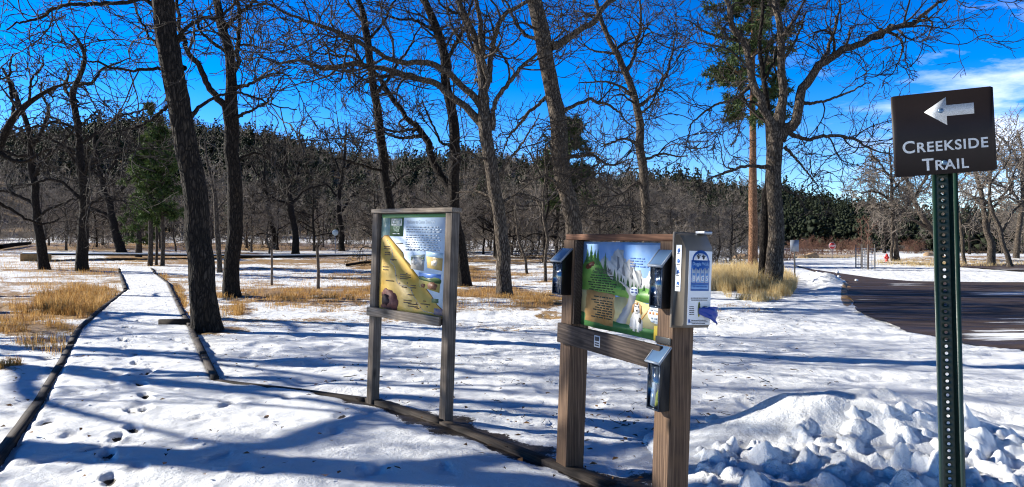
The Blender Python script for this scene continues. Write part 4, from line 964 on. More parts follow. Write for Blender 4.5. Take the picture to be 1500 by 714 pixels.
# snow-covered boardwalk beyond the dry grass
bw = [(-37.6, 54.6), (-30.0, 59.5), (-22.0, 66.0), (-12.0, 74.0), (-2.0, 82.0), (6.0, 88.0)]
root = thing('boardwalk', 'low snow covered timber boardwalk crossing beyond the end of the trail', 'boardwalk', (bw[0][0], bw[0][1], 0))
A = np.array(bw); T = norm(np.gradient(A, axis=0)); Nn = np.stack([-T[:, 1], T[:, 0]], 1); zb = base_z(A[:, 0], A[:, 1]); zt = zb + np.array([.55, .42, .16, .06, .03, .02])
def ribbon(o0, o1, z0, z1, name, m):
    V = []
    for k in range(len(A)):
        for off, z in ((o0, z0), (o1, z0), (o1, z1), (o0, z1)):
            q = A[k] + Nn[k] * off - A[0]; V.append((q[0], q[1], (zt[k] if z != 'g' else zb[k] - .2) + (z if z != 'g' else 0)))
    n = len(A); i = (np.arange(n - 1) * 4)[:, None]; j = np.arange(4)[None]; k = (j + 1) % 4
    return Acc().add(V, quads=np.stack([i + j, i + k, i + 4 + k, i + 4 + j], -1).reshape(-1, 4), ngons=[[0, 3, 2, 1], [4 * n - 4, 4 * n - 3, 4 * n - 2, 4 * n - 1]]).obj(name, m, root)
ribbon(-.06, 3.0, 0.0, .08, 'snow_cover', SNOW_PURE)
ribbon(-.04, 3.04, -.13, -.002, 'deck', TIMBER)
o = Acc().box(-.12, .0, -.1, 3.1, -.2, .54, bev=.01).obj('end_board', DECKW, root); o.rotation_euler = (0, 0, math.atan2(T[0][1], T[0][0])); o.location = (0, 0, float(zb[0]))
o = Acc().box(-.02, 1.9, -.14, -.05, -.2, .52, bev=.01).obj('side_board', DECKW, root); o.rotation_euler = (0, 0, math.atan2(T[0][1], T[0][0])); o.location = (0, 0, float(zb[0]))

# thin stakes with wire tops in the mid clearing
for (b, t_, lab) in [((398, 416), (398, 358), 'thin wooden stake with a split top, left one of the pair in the clearing'), ((466, 422), (464, 356), 'thicker wooden stake with a frayed top nearest the map board')]:
    g = gp(*b); h = (b[1] - t_[1]) / F * g[1]; root = thing('stake', lab, 'stake', tuple(g), group='stakes in the clearing')
    q, r, _ = resample(np.array([[0, 0, -.2], [.01, 0, h * .4], [(t_[0] - b[0]) / F * g[1], 0, h]]), 16, np.array([.055, .05, .045]) * (1 if b[0] < 430 else 1.25)); a = Acc(); trunk_tube(a, q, r, 9, 0, .1); a.obj('shaft', GREYW_V, root, True)
    a = Acc(); rgx = np.random.default_rng(b[0]); n = 9
    P = np.empty((n, 5, 3)); P[:, 0] = q[-3]; d = norm(np.c_[rgx.normal(0, .55, (n, 2)), np.ones(n)])
    for k in range(1, 5): d = norm(d + rgx.normal(0, .2, (n, 3))); P[:, k] = P[:, k - 1] + d * .13
    tubes(a, P, np.repeat(np.linspace(.022, .006, 5)[None], n, 0), 4); a.obj('frayed_top', TWIG, root, True)

# fallen logs by the creek
for b0, b1, w, lab in [((508, 391), (556, 386), .2, 'dark fallen log lying by the creek left of the map board'), ((565, 394), (600, 391), .14, 'short dark fallen log just behind the map board'), ((0, 366), (44, 360), .5, 'dark heap of fallen trunk at the left wood edge')]:
    p, q = gp(*b0), gp(*b1); mid = (p + q) / 2; k, r, _ = resample(np.array([p - p, (q - p) * .5 + [0, 0, .06], q - p]) + [0, 0, w * .6], 24, np.array([w, w * .9, w * .7]) * .5)
    a = Acc(); trunk_tube(a, k, r, 12, 0, .12); o = a.obj('fallen_log', BARK, None, True); o.location = tuple(p); tag(o, lab, 'log', 'fallen logs in the wood')

# ------------------------------------------------------------------ flat artwork helpers
FONT_CACHE = {}
def text_mesh(body, size, x, z, y, mat_, parent, name='lettering', bold=0.0, align='LEFT', sx=1.0, small=None, rotz=0.0, space=1.0):
    cu = bpy.data.curves.new('t', 'FONT'); cu.body = body; cu.size = size; cu.extrude = .0002; cu.offset = bold * size; cu.align_x = align; cu.space_character = space
    if small:
        cu.small_caps_scale = small
        for i, ch in enumerate(body):
            if ch.islower(): cu.body_format[i].use_small_caps = True
    ob = bpy.data.objects.new('t', cu); COL.objects.link(ob); dg = bpy.context.evaluated_depsgraph_get(); dg.update()
    me = bpy.data.meshes.new_from_object(ob.evaluated_get(dg)); bpy.data.objects.remove(ob); bpy.data.curves.remove(cu)
    me.transform(Matrix.Translation((x, y, z)) @ Matrix.Rotation(rotz, 4, 'Y') @ Matrix.Rotation(math.pi / 2, 4, 'X') @ Matrix.Diagonal((sx, 1, 1, 1)))
    me.materials.append(mat_); me.name = name
    return link(name, me, parent)

class Art:
    """flat print on a board: u to the right and v up in 0..1 of the panel, layers stand 0.25 mm proud of each other"""
    def __init__(self, x0, x1, z0, z1, y, parent): self.q = (x0, x1, z0, z1, y); self.p = parent
    def uv(self, u, v): x0, x1, z0, z1, y = self.q; return (x0 + (x1 - x0) * u, z0 + (z1 - z0) * v)
    def poly(self, name, pts, layer, m, parent=None):
        y = self.q[4] - .0004 * layer; P = [self.uv(*p) for p in pts]
        return Acc().poly(P, y, y + .00015).obj(name, m, parent or self.p)
    def polys(self, name, lst, layer, m):
        y = self.q[4] - .0004 * layer; a = Acc()
        for k, pts in enumerate(lst): a.poly([self.uv(*p) for p in pts], y - .00004 * (k % 7), y + .00015)
        return a.obj(name, m, self.p)
    def rect(self, name, u0, v0, u1, v1, layer, m): return self.poly(name, [(u0, v0), (u1, v0), (u1, v1), (u0, v1)], layer, m)
    def disc(self, name, u, v, r, layer, m, asp=1.0, n=24): return self.poly(name, [(u + r * math.cos(i * 6.2832 / n), v + r * asp * math.sin(i * 6.2832 / n)) for i in range(n)], layer, m)
    def lines(self, name, u0, u1, v1, dv, n, layer, m, rg, ragged=.25, th=.42, slope=0.0, align='l'):
        """rows of small print, word by word, too small to read"""
        L = []
        for k in range(n):
            v = v1 - k * dv; w = (u1 - u0) * (1 - ragged * rg.random()); s = u0 if align == 'l' else (u1 - w if align == 'r' else (u0 + u1 - w) / 2); e = s + w
            u = s
            while u < e - .004:
                q = min(u + rg.uniform(.02, .07), e); L.append([(u, v), (q, v), (q, v + dv * th), (u, v + dv * th)]); u = q + .010
        return self.polys(name, L, layer, m)
def wob(pts, rg, amp, sub=4):
    out = []
    for i in range(len(pts)):
        a, b = pts[i], pts[(i + 1) % len(pts)]
        for k in range(sub): t = k / sub; out.append((a[0] + (b[0] - a[0]) * t + rg.normal(0, amp) * (k > 0), a[1] + (b[1] - a[1]) * t + rg.normal(0, amp) * (k > 0)))
    return out

# ------------------------------------------------------------------ map board
def board_root(name, label, p0, p1, lean):
    p0, p1 = np.array(p0), np.array(p1); yaw = math.atan2(p1[1] - p0[1], p1[0] - p0[0]); mid = (p0 + p1) / 2
    o = thing(name, label, 'notice board', (mid[0], mid[1], 0)); o.rotation_euler = (Matrix.Rotation(lean, 3, 'Y') @ Matrix.Rotation(yaw, 3, 'Z')).to_euler()
    return o, np.linalg.norm(p1 - p0)
b1, W = board_root('map_board', 'tall grey timber notice board holding a sunlit tan park map', gp(546, 593)[:2], gp(653, 622)[:2], math.radians(1.9))
h = W / 2; PW_ = .046
def wobbox(x0, x1, y0, y1, z0, z1, bev=.006): return Acc().box(x0, x1, y0, y1, z0, z1, bev=bev)
wobbox(-h - PW_, -h + PW_, -PW_, PW_, -.4, 1.925).obj('post', GREYW_V, b1)
wobbox(h - PW_, h + PW_, -PW_, PW_, -.4, 1.925).obj('post', GREYW_V, b1)
wobbox(-h - PW_ - .012, h + PW_ + .012, -PW_ - .012, PW_ + .012, 1.926, 1.968).obj('top_rail', GREYW_H, b1)
wobbox(-h - PW_, h - PW_ - .004, -PW_ - .036, -PW_ - .002, .895, .982).obj('bottom_rail', GREYW_H, b1)
wobbox(-h + PW_ + .002, h - PW_ - .002, -.012, .02, .90, 1.925, .002).obj('backing', BROWNW_H, b1)
x0, x1, z0, z1, yf = -h + PW_ + .03, h - PW_ - .012, .955, 1.915, -.016
pn = Acc().box(x0, x1, yf, yf + .003, z0, z1).obj('map_panel', flat('panel_sky_blue', (.44, .58, .74), .35, (.62, .73, .84), 3), b1)
A1 = Art(x0, x1, z0, z1, yf, pn); rg = np.random.default_rng(5)
MAPTAN = flat('map_tan', (.66, .38, .05), .45, (.84, .58, .17), 5); MAPEDGE = flat('map_brown', (.28, .13, .03), .5); GRN = flat('park_green', (.05, .11, .045), .4); PALE = flat('panel_pale', (.66, .74, .82), .35)
WHITE = flat('print_white', (.8, .8, .78), .4); DK = flat('print_dark', (.05, .05, .06), .5); MUTED = flat('print_grey_blue', (.20, .25, .32), .5)
A1.rect('green_band', 0, .965, 1, 1, 1, flat('band_green', (.12, .26, .10), .4))
A1.rect('green_side', 0, .70, .13, .965, 1, flat('side_green', (.18, .29, .20), .4, (.34, .44, .42), 4))
edge_pts = [(0, .745), (.06, .775), (.12, .765), (.2, .72), (.27, .665), (.36, .60), (.40, .55), (.47, .49), (.55, .43), (.63, .37), (.68, .31), (.75, .25), (.82, .20), (.90, .13), (1.0, .07)]
e2 = [(p[0] + (rg.normal(0, .006) if 0 < i < 14 else 0), p[1] + rg.normal(0, .006)) for i, p in enumerate(edge_pts)]
A1.poly('map_edge', [(0, 0)] + [(u, v + .012) for u, v in e2] + [(1, 0)], 1.6, MAPEDGE)
A1.poly('map_land', [(0, 0)] + e2 + [(1, 0)], 2.4, MAPTAN)
rp = np.array([(.10, .74), (.17, .66), (.20, .58), (.17, .52), (.24, .46), (.26, .38), (.30, .30), (.42, .28), (.50, .26), (.55, .19), (.62, .13), (.68, .07), (.80, .045), (.95, .05)])
rp, _, _ = resample(np.c_[rp, np.zeros(len(rp))], 60, np.ones(len(rp))); rp = rp[:, :2] + rg.normal(0, .003, (60, 2))
A1.polys('map_roads', [[(a[0], a[1] - .004), (b[0], b[1] - .004), (b[0], b[1] + .004), (a[0], a[1] + .004)] if abs(b[0] - a[0]) > abs(b[1] - a[1]) else [(a[0] - .006, a[1]), (a[0] + .006, a[1]), (b[0] + .006, b[1]), (b[0] - .006, b[1])] for a, b in zip(rp[:-1], rp[1:])], 3.2, flat('road_line', (.42, .36, .30), .5))
lb = []
for u, v, w, k in [(.05, .66, .12, 2), (.07, .60, .10, 2), (.16, .53, .12, 1), (.33, .385, .20, 2), (.33, .345, .16, 1), (.50, .285, .10, 2), (.36, .26, .10, 1), (.40, .13, .14, 2), (.47, .10, .18, 2), (.66, .115, .16, 1), (.05, .42, .10, 1), (.04, .45, .13, 1), (.10, .31, .16, 1), (.46, .19, .12, 1), (.6, .065, .05, 1), (.70, .145, .05, 1), (.42, .40, .03, 1), (.25, .7, .12, 1)]:
    for j in range(k): lb.append([(u, v - j * .022), (u + w * rg.uniform(.7, 1), v - j * .022), (u + w * .9, v - j * .022 + .011), (u, v - j * .022 + .011)])
A1.polys('map_print', lb, 3.9, flat('map_ink', (.12, .07, .03), .5))
A1.polys('map_symbols', [[(u + .012 * math.cos(q * 1.047), v + .009 * math.sin(q * 1.047)) for q in range(6)] for u, v in [(.27, .375), (.38, .27), (.45, .31), (.33, .30), (.52, .24), (.60, .12), (.66, .085), (.76, .10), (.58, .08), (.21, .53)]], 4.4, flat('map_symbol', (.16, .09, .07), .5))
A1.rect('title_block', .135, .775, .36, .965, 3, GRN); A1.rect('title_plate', .165, .885, .335, .955, 3.8, WHITE)
def t1(body, u, v, hgt, m, name, lay, **k):
    q = A1.uv(u, v); return text_mesh(body, hgt, q[0], q[1], yf - .0004 * lay - .0006, m, pn, name, **k)
t1('CUSTER', .25, .897, .068, GRN, 'lettering', 5, bold=.022, align='CENTER', sx=.62)
t1('STATE', .25, .850, .040, flat('pale_green_ink', (.45, .55, .42), .5), 'lettering', 5, bold=.012, align='CENTER', sx=.9)
t1('PARK', .25, .822, .040, flat('pale_green_ink', (.45, .55, .42), .5), 'lettering', 5, bold=.012, align='CENTER', sx=.9)
A1.lines('motto', .19, .31, .798, .018, 1, 5, WHITE, rg, .1)
t1('Welcome to Custer State Park', .405, .905, .052, flat('title_ink', (.30, .38, .48), .5), 'headline', 3, sx=.66)
A1.lines('body_text', .40, .95, .865, .0235, 3, 3, MUTED, rg, .12); A1.lines('body_text', .40, .96, .785, .0235, 7, 3, MUTED, rg, .15); A1.lines('body_text', .40, .72, .635, .02, 1, 3, MUTED, rg, .1)
# four photographs on the map panel
P1 = [(.495, .455), (.69, .44), (.70, .605), (.49, .585)]; P2 = [(.745, .475), (.955, .455), (.965, .625), (.715, .635)]; P3 = [(.63, .285), (.93, .245), (.945, .42), (.62, .425)]
for nm, P, sky, land, dark in (('photo_print', P1, (.45, .50, .42), (.42, .40, .36), None), ('photo_print', P2, (.35, .5, .62), (.50, .37, .14), None), ('photo_print', P3, (.12, .25, .6), (.40, .34, .10), None)):
    fr = A1.poly(nm, P, 4, flat('photo_land', land, .4, tuple(c * .7 for c in land), 9))
    top = [((P[3][0] * (1 - t_) + P[0][0] * t_), (P[3][1] * (1 - t_) + P[0][1] * t_)) for t_ in (.3,)] + [((P[2][0] * (1 - t_) + P[1][0] * t_), (P[2][1] * (1 - t_) + P[1][1] * t_)) for t_ in (.3,)]
    A1.poly('photo_sky', [top[0], top[1], P[2], P[3]], 4.6, flat('photo_sky_tone', sky, .4))
A1.poly('photo_trees', wob([(.625, .36), (.94, .33), (.945, .37), (.86, .39), (.74, .375), (.62, .39)], rg, .006), 5.0, flat('photo_tree_green', (.05, .10, .03), .5))
A1.poly('photo_trees', wob([(.49, .54), (.70, .545), (.70, .58), (.60, .565), (.49, .575)], rg, .006), 5.0, flat('photo_tree_green2', (.06, .09, .05), .5))
BUF = flat('bison_brown', (.12, .05, .025), .5, (.24, .11, .06), 30)
A1.poly('photo_animal', wob([(.76, .275), (.88, .27), (.90, .31), (.84, .345), (.78, .335), (.75, .31)], rg, .004), 5.4, BUF)
A1.poly('photo_animal', wob([(.66, .285), (.71, .28), (.72, .31), (.68, .32), (.66, .305)], rg, .003), 5.4, BUF)
A1.poly('photo_animal', wob([(.50, .50), (.56, .495), (.60, .52), (.67, .49), (.69, .55), (.62, .575), (.53, .57)], rg, .006), 5.4, flat('goat_grey', (.62, .62, .60), .5, (.2, .2, .2), 40))
A1.poly('photo_animal', wob([(.80, .505), (.87, .50), (.885, .535), (.87, .57), (.845, .55), (.80, .54)], rg, .004), 5.4, flat('antelope_pale', (.62, .50, .34), .5, (.8, .75, .65), 30))
A1.poly('bison_portrait', wob([(.03, .03), (.30, .02), (.32, .12), (.27, .19), (.19, .22), (.12, .235), (.06, .21), (.04, .15), (.06, .10)], rg, .007), 4, flat('bison_fur', (.10, .035, .025), .6, (.27, .10, .08), 30))
A1.polys('bison_face', [wob([(.05, .08), (.13, .05), (.17, .10), (.15, .17), (.08, .18), (.05, .14)], rg, .005), wob([(.08, .155), (.03, .185), (.05, .165)], rg, .002)], 5, flat('bison_dark', (.04, .018, .02), .6))
A1.rect('photo_print', .82, .145, .92, .185, 4, flat('small_green_print', (.08, .13, .06), .5)); A1.rect('photo_print', .86, .03, .98, .095, 4, flat('small_print', (.12, .12, .22), .5, (.42, .30, .26), 25))

# ------------------------------------------------------------------ park rules board
pL, pR = gp(834, 688)[:2], np.array([.892, 4.07])
b2, W2 = board_root('rules_board', 'low heavy brown timber notice board with a colourful dog walking panel', pL, pR, math.radians(2.1))
h2 = W2 / 2; q2 = .073
M2 = b2.rotation_euler.to_matrix()
wobbox(-h2 - q2, -h2 + q2, -q2, q2, -.45, 1.64).obj('post', BROWNW_V, b2)
wobbox(h2 - q2, h2 + q2, -q2, q2, -.45, 1.64).obj('post', BROWNW_V, b2)
wobbox(-h2 - q2 - .01, h2 + q2 + .01, -q2 + .02, q2 + .012, 1.641, 1.682).obj('top_rail', REDW_H, b2)
wobbox(-h2 - q2 + .02, h2 + q2 - .06, -q2 - .04, -q2 - .002, .905, 1.045).obj('bottom_rail', BROWNW_H, b2)
wobbox(-h2 + q2 + .002, h2 - q2 - .002, .012, .04, 1.05, 1.63, .002).obj('backing', BROWNW_H, b2)
X0, X1, Z0, Z1, YF = -h2 + q2 + .022, h2 - q2 - .004, 1.048, 1.632, -.004
wobbox(-h2 + q2 + .002, X0 - .002, -q2 + .01, .01, 1.048, 1.638, .003).obj('side_batten', BROWNW_H, b2)
pn2 = Acc().box(X0, X1, YF, YF + .004, Z0, Z1).obj('picture_panel', flat('picture_sky', (.12, .30, .66), .35, (.36, .52, .76), 4), b2)
A2 = Art(X0, X1, Z0, Z1, YF, pn2); rg = np.random.default_rng(8)
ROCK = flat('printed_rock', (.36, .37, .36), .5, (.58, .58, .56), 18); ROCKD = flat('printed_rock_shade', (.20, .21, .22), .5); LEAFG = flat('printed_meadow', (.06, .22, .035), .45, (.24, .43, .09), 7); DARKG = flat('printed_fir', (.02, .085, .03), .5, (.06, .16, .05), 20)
SAND = flat('printed_sand', (.55, .44, .18), .45, (.72, .62, .32), 8); PARCH = flat('printed_parchment', (.36, .19, .06), .5, (.58, .36, .14), 9); ROADG = flat('printed_track', (.45, .44, .42), .5)
A2.poly('cliff', wob([(.24, .60), (.24, .80), (.30, .84), (.36, .78), (.40, .88), (.46, .93), (.52, .90), (.54, .78), (.58, .82), (.64, .80), (.66, .70), (.72, .71), (.75, .62), (.80, .66), (.86, .76), (.92, .72), (1.0, .80), (1.0, .45), (.5, .45)], rg, .008), 1, ROCK)
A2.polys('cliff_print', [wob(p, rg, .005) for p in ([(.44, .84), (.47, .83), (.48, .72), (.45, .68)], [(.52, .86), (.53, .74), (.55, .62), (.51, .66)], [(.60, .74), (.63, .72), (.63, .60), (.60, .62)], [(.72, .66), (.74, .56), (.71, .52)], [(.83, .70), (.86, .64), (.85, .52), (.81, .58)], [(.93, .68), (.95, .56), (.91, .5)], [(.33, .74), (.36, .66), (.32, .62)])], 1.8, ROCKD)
A2.poly('meadow', wob([(0, .42), (0, .72), (.06, .82), (.14, .84), (.22, .78), (.30, .66), (.38, .58), (.50, .54), (.62, .50), (.75, .52), (.9, .5), (1, .52), (1, .36), (.6, .38)], rg, .006), 2.6, LEAFG)
def fir(u, v, hh, ww):
    p = [(u, v + hh)]
    for k in range(1, 5): t_ = k / 4; p += [(u + ww * t_, v + hh * (1 - t_)), (u + ww * t_ * .55, v + hh * (1 - t_) + .012)]
    q = [(2 * u - a, b) for a, b in p[1:]][::-1]; return p + q
A2.polys('firs', [fir(u, v, hh, ww) for u, v, hh, ww in [(.06, .74, .18, .035), (.11, .74, .22, .04), (.16, .74, .17, .035), (.20, .72, .20, .035), (.30, .62, .26, .03), (.46, .50, .16, .03), (.42, .55, .15, .028), (.53, .46, .15, .028), (.58, .50, .12, .025), (.63, .44, .14, .026), (.67, .46, .11, .022), (.50, .52, .12, .025), (.76, .48, .08, .02), (.82, .45, .09, .02), (.70, .45, .09, .02)]], 3.4, DARKG)
A2.poly('sand', wob([(0, .10), (0, .42), (.2, .41), (.42, .38), (.55, .40), (.8, .36), (1, .40), (1, .06), (.5, .06)], rg, .004), 3.8, SAND)
A2.poly('track', wob([(.44, .07), (.50, .20), (.58, .33), (.60, .42), (.56, .50), (.50, .55), (.46, .58), (.53, .56), (.62, .50), (.68, .42), (.66, .32), (.60, .20), (.56, .07)], rg, .003), 4.4, ROADG)
A2.poly('green_foot', wob([(0, 0), (0, .16), (.15, .13), (.45, .115), (.7, .10), (1, .12), (1, 0)], rg, .004), 5, flat('printed_foot', (.04, .15, .04), .45, (.09, .24, .07), 8))
A2.poly('yellow_corner', [(.88, 0), (1, 0), (1, .17), (.88, .15)], 5.6, flat('printed_ochre', (.42, .32, .04), .45))
A2.poly('parchment', wob([(.055, .065), (.42, .05), (.44, .40), (.42, .41), (.07, .43), (.06, .3)], rg, .005), 5.8, PARCH)
def t2(body, u, v, hgt, m, lay, **k):
    q = A2.uv(u, v); return text_mesh(body, hgt, q[0], q[1], YF - .0004 * lay - .0006, m, pn2, 'lettering', **k)
INK = flat('printed_ink', (.02, .03, .02), .5)
t2('Welcome to the', .27, .665, .030, INK, 4.4, bold=.012, align='CENTER'); t2('Custer State Park Trails', .265, .630, .030, INK, 4.4, bold=.012, align='CENTER', sx=.85)
A2.lines('body_text', .08, .45, .60, .028, 8, 4.4, INK, rg, .3, .5, align='c')
A2.lines('parchment_text', .17, .41, .355, .03, 1, 6.6, INK, rg, .0, .5, align='r'); A2.lines('parchment_text', .13, .41, .315, .028, 8, 6.6, INK, rg, .35, .5, align='r')
A2.lines('sky_text', .60, .85, .82, .028, 4, 2.2, flat('printed_blue_ink', (.06, .14, .38), .5), rg, .5, .5)
BALLW = flat('printed_balloon', (.68, .74, .78), .45)
A2.disc('speech_disc', .655, .475, .047, 5.8, BALLW, 1.05); A2.lines('speech_text', .622, .69, .485, .03, 2, 6.6, flat('printed_navy', (.03, .07, .25), .5), rg, .1, .6, align='c')
A2.disc('speech_disc', .885, .575, .040, 5.8, BALLW, 1.05); A2.lines('speech_text', .86, .91, .58, .03, 2, 6.6, flat('printed_navy2', (.03, .07, .25), .5), rg, .1, .6, align='c')
A2.disc('speech_disc', .905, .27, .094, 5.8, BALLW, 1.05); A2.lines('speech_text', .835, .975, .33, .033, 2, 6.6, MUTED, rg, .2, .5, align='c'); A2.lines('speech_text', .825, .985, .262, .04, 1, 6.6, flat('printed_orange', (.55, .22, .08), .5), rg, .0, .7, align='c'); A2.lines('speech_text', .84, .97, .215, .033, 2, 6.6, MUTED, rg, .2, .5, align='c')
# the sitting hound
DW = flat('dog_white', (.70, .68, .64), .5); DB = flat('dog_tan', (.42, .22, .07), .5); DKB = flat('dog_black', (.03, .025, .02), .5)
A2.poly('dog_body', wob([(.635, .07), (.615, .10), (.625, .18), (.655, .25), (.70, .26), (.735, .24), (.76, .16), (.765, .09), (.745, .065), (.70, .08)], rg, .003), 6.2, DW)
A2.polys('dog_legs', [[(.655, .05), (.685, .05), (.687, .18), (.66, .18)], [(.70, .05), (.73, .05), (.727, .18), (.70, .18)]], 6.8, flat('dog_leg', (.78, .77, .74), .5))
A2.poly('dog_head', wob([(.665, .25), (.66, .31), (.675, .36), (.71, .36), (.73, .32), (.725, .26), (.695, .235)], rg, .002), 7, DW)
A2.polys('dog_ears', [wob([(.672, .355), (.645, .33), (.635, .26), (.65, .235), (.662, .27)], rg, .002), wob([(.715, .355), (.745, .33), (.755, .26), (.738, .235), (.728, .27)], rg, .002), wob([(.67, .345), (.69, .365), (.71, .36), (.70, .33)], rg, .002)], 7.6, DB)
A2.polys('dog_features', [[(u + r * math.cos(q * .785), v + r * math.sin(q * .785)) for q in range(8)] for u, v, r in [(.683, .318, .009), (.709, .318, .009), (.694, .275, .011)]] + [wob([(.715, .16), (.745, .14), (.74, .20), (.72, .21)], rg, .002)], 8.2, DKB)
A2.polys('dog_tail', [[(.74, .20), (.80, .28), (.83, .33), (.835, .33), (.805, .27), (.75, .185)]], 6.4, DB)
A2.polys('park_emblem', [wob([(.035, .68), (.05, .72), (.10, .755), (.15, .77), (.165, .74), (.12, .70), (.07, .67)], rg, .004)], 4.2, flat('emblem_red', (.16, .045, .02), .5, (.05, .02, .02), 40))
st = Acc().box(-.115, -.045, -q2 - .0412, -q2 - .0402, .945, 1.02).obj('sticker', LABELW, b2)
Acc().box(-.105, -.055, -q2 - .0424, -q2 - .0414, .985, 1.012).obj('sticker_print', PRINTK, st)
Acc().box(-.105, -.055, -q2 - .0424, -q2 - .0414, .953, .962).add([], None).obj('sticker_print', PRINTK, st) if False else Acc().box(-.105, -.055, -q2 - .0424, -q2 - .0414, .953, .962).obj('sticker_print', PRINTK, st)
Acc().box(-.105, -.055, -q2 - .0424, -q2 - .0414, .968, .977).obj('sticker_print', PRINTK, st)

def local_thing(name, label, cat, local, group=None):
    o = thing(name, label, cat, group=group); o.location = Vector(b2.location) + M2 @ Vector(local); o.rotation_euler = b2.rotation_euler.copy(); return o

# three brochure boxes screwed to the board: each a box with a sloped lid
def brochure_box(label, local, w=.15, d=.075, hh=.35, stuff=None):
    r = local_thing('brochure_box', label, 'brochure box', local, 'brochure boxes on the rules board')
    hf = hh - .075
    v = np.array([(-w / 2, 0, 0), (w / 2, 0, 0), (w / 2, 0, hh), (-w / 2, 0, hh), (-w / 2, -d, 0), (w / 2, -d, 0), (w / 2, -d, hf), (-w / 2, -d, hf)])
    ng = [[1, 0, 3, 2], [4, 5, 1, 0][::-1], [5, 4, 4, 5][:0] or [0, 4, 7, 3], [5, 1, 2, 6], [0, 1, 5, 4]]
    Acc().add(v, ngons=[[1, 0, 3, 2], [0, 4, 7, 3], [5, 1, 2, 6], [0, 1, 5, 4]]).obj('case', BLACKPL, r)
    Acc().box(-w / 2 + .008, w / 2 - .008, -d + .012, -d + .016, .006, hf - .004).obj('front', DARKBLUEPL if not stuff else flat('box_inside', (.03, .04, .06), .5), r)
    a = Acc()
    for x0_, x1_, z0_, z1_ in ((-w / 2, -w / 2 + .009, 0, hf), (w / 2 - .009, w / 2, 0, hf), (-w / 2 + .009, w / 2 - .009, 0, .01), (-w / 2 + .009, w / 2 - .009, hf - .012, hf)): a.box(x0_, x1_, -d - .004, -d - .0005, z0_, z1_)
    a.obj('front_frame', DARKBLUEPL, r)
    if stuff:
        rgx = np.random.default_rng(3)
        Acc().poly(wob([(-.043, .02), (.0, .015), (.022, .05), (.02, .13), (.0, .16), (-.03, .12), (-.04, .08)], rgx, .006), -d + .009, -d + .0115).obj('paper', flat('crumpled_paper', (.42, .48, .56), .5, (.7, .74, .8), 60), r)
        Acc().poly(wob([(.008, .02), (.040, .03), (.043, .10), (.03, .125), (.012, .09)], rgx, .004), -d + .0075, -d + .0088).obj('flyer', flat('yellow_flyer', (.62, .55, .05), .5), r)
    else:
        a = Acc()
        for k, z_ in enumerate((.06, .13, .19)): a.box(-w / 2 + .02, w / 2 - .03 - .01 * k, -d + .0095, -d + .0115, z_, z_ + .004)
        a.obj('paper_edge', flat('dull_paper', (.10, .12, .15), .6), r)
    Acc().box(-w / 2 + .009, w / 2 - .009, -d - .0030, -d - .0015, .010, hf - .012).obj('window', CLEAR, r)
    # lid slopes down to the front and overhangs a little
    an = math.atan2(.075, d); L = math.hypot(.075, d) + .022; rot = Matrix.Rotation(an, 3, 'X')
    o = Acc().box(-w / 2 - .008, w / 2 + .008, -L, 0, .001, .007, bev=.002).obj('lid', LID, r); o.location = (0, 0, hh); o.rotation_euler = (an, 0, 0)
    a = Acc(); a.box(-w / 2 - .010, w / 2 + .010, -L - .003, -L + .006, -.004, .0095); a.box(-w / 2 - .010, -w / 2 - .003, -L, 0, -.002, .0095); a.box(w / 2 + .003, w / 2 + .010, -L, 0, -.002, .0095)
    o = a.obj('lid_rim', flat('lid_edge', (.25, .29, .35), .3), r); o.location = (0, 0, hh); o.rotation_euler = (an, 0, 0)
    return r
brochure_box('black brochure box with sloped lid on the far post of the rules board', (-h2 - .005, -q2 - .004, 1.25), w=.135, hh=.325)
brochure_box('black brochure box with sloped lid overlapping the edge of the dog picture', (h2 - .0, -q2 - .004, 1.262), w=.115, d=.065, hh=.325)
brochure_box('lowest black brochure box, holding a yellow flyer, on the near post', (h2 + .012, -q2 - .006, .690), w=.115, d=.065, hh=.355, stuff=True)
o = Acc().box(-.07, .07, -.006, 0, -.02, .02, bev=.002).obj('bracket', BLACKPL, b2); o.location = (h2 - .005, -q2 - .002, 1.075)

# bag dispenser on the end of the near post; local x goes outward from the post's end face
dl = local_thing('bag_dispenser', 'tan plastic dog waste bag dispenser with white label and blue bag hanging out', 'dispenser', (h2 + q2 + .002, -.0, 1.165))
HW, DP, HH = .090, .122, .52
prof = [(0, 0), (DP - .012, .004), (DP, .02), (DP, HH - .075), (DP - .045, HH - .012), (DP - .06, HH), (0, HH)]   # side outline (outward, up)
n = len(prof); V = []; ins = 0
for y_, sh in ((-HW, 1), (-HW + .012, 0), (HW - .012, 0), (HW, 1)):
    for (a, b) in prof: V.append((max(a - (.012 if sh and a > .02 else 0), 0), y_, b + (.008 if sh and b < .1 else (-.010 if sh and b > .4 else 0))))
g = [list(range(n))] + [[k * n + i, k * n + (i + 1) % n, (k + 1) * n + (i + 1) % n, (k + 1) * n + i] for k in range(3) for i in range(n)] + [list(range(4 * n - 1, 3 * n - 1, -1))]
Acc().add(V, ngons=[x[::-1] for x in g]).obj('case', TAN, dl)
Acc().box(-.004, .012, -HW - .006, HW + .006, -.006, HH + .008, bev=.003).obj('back_plate', flat('tan_back', (.14, .115, .09), .5), dl)
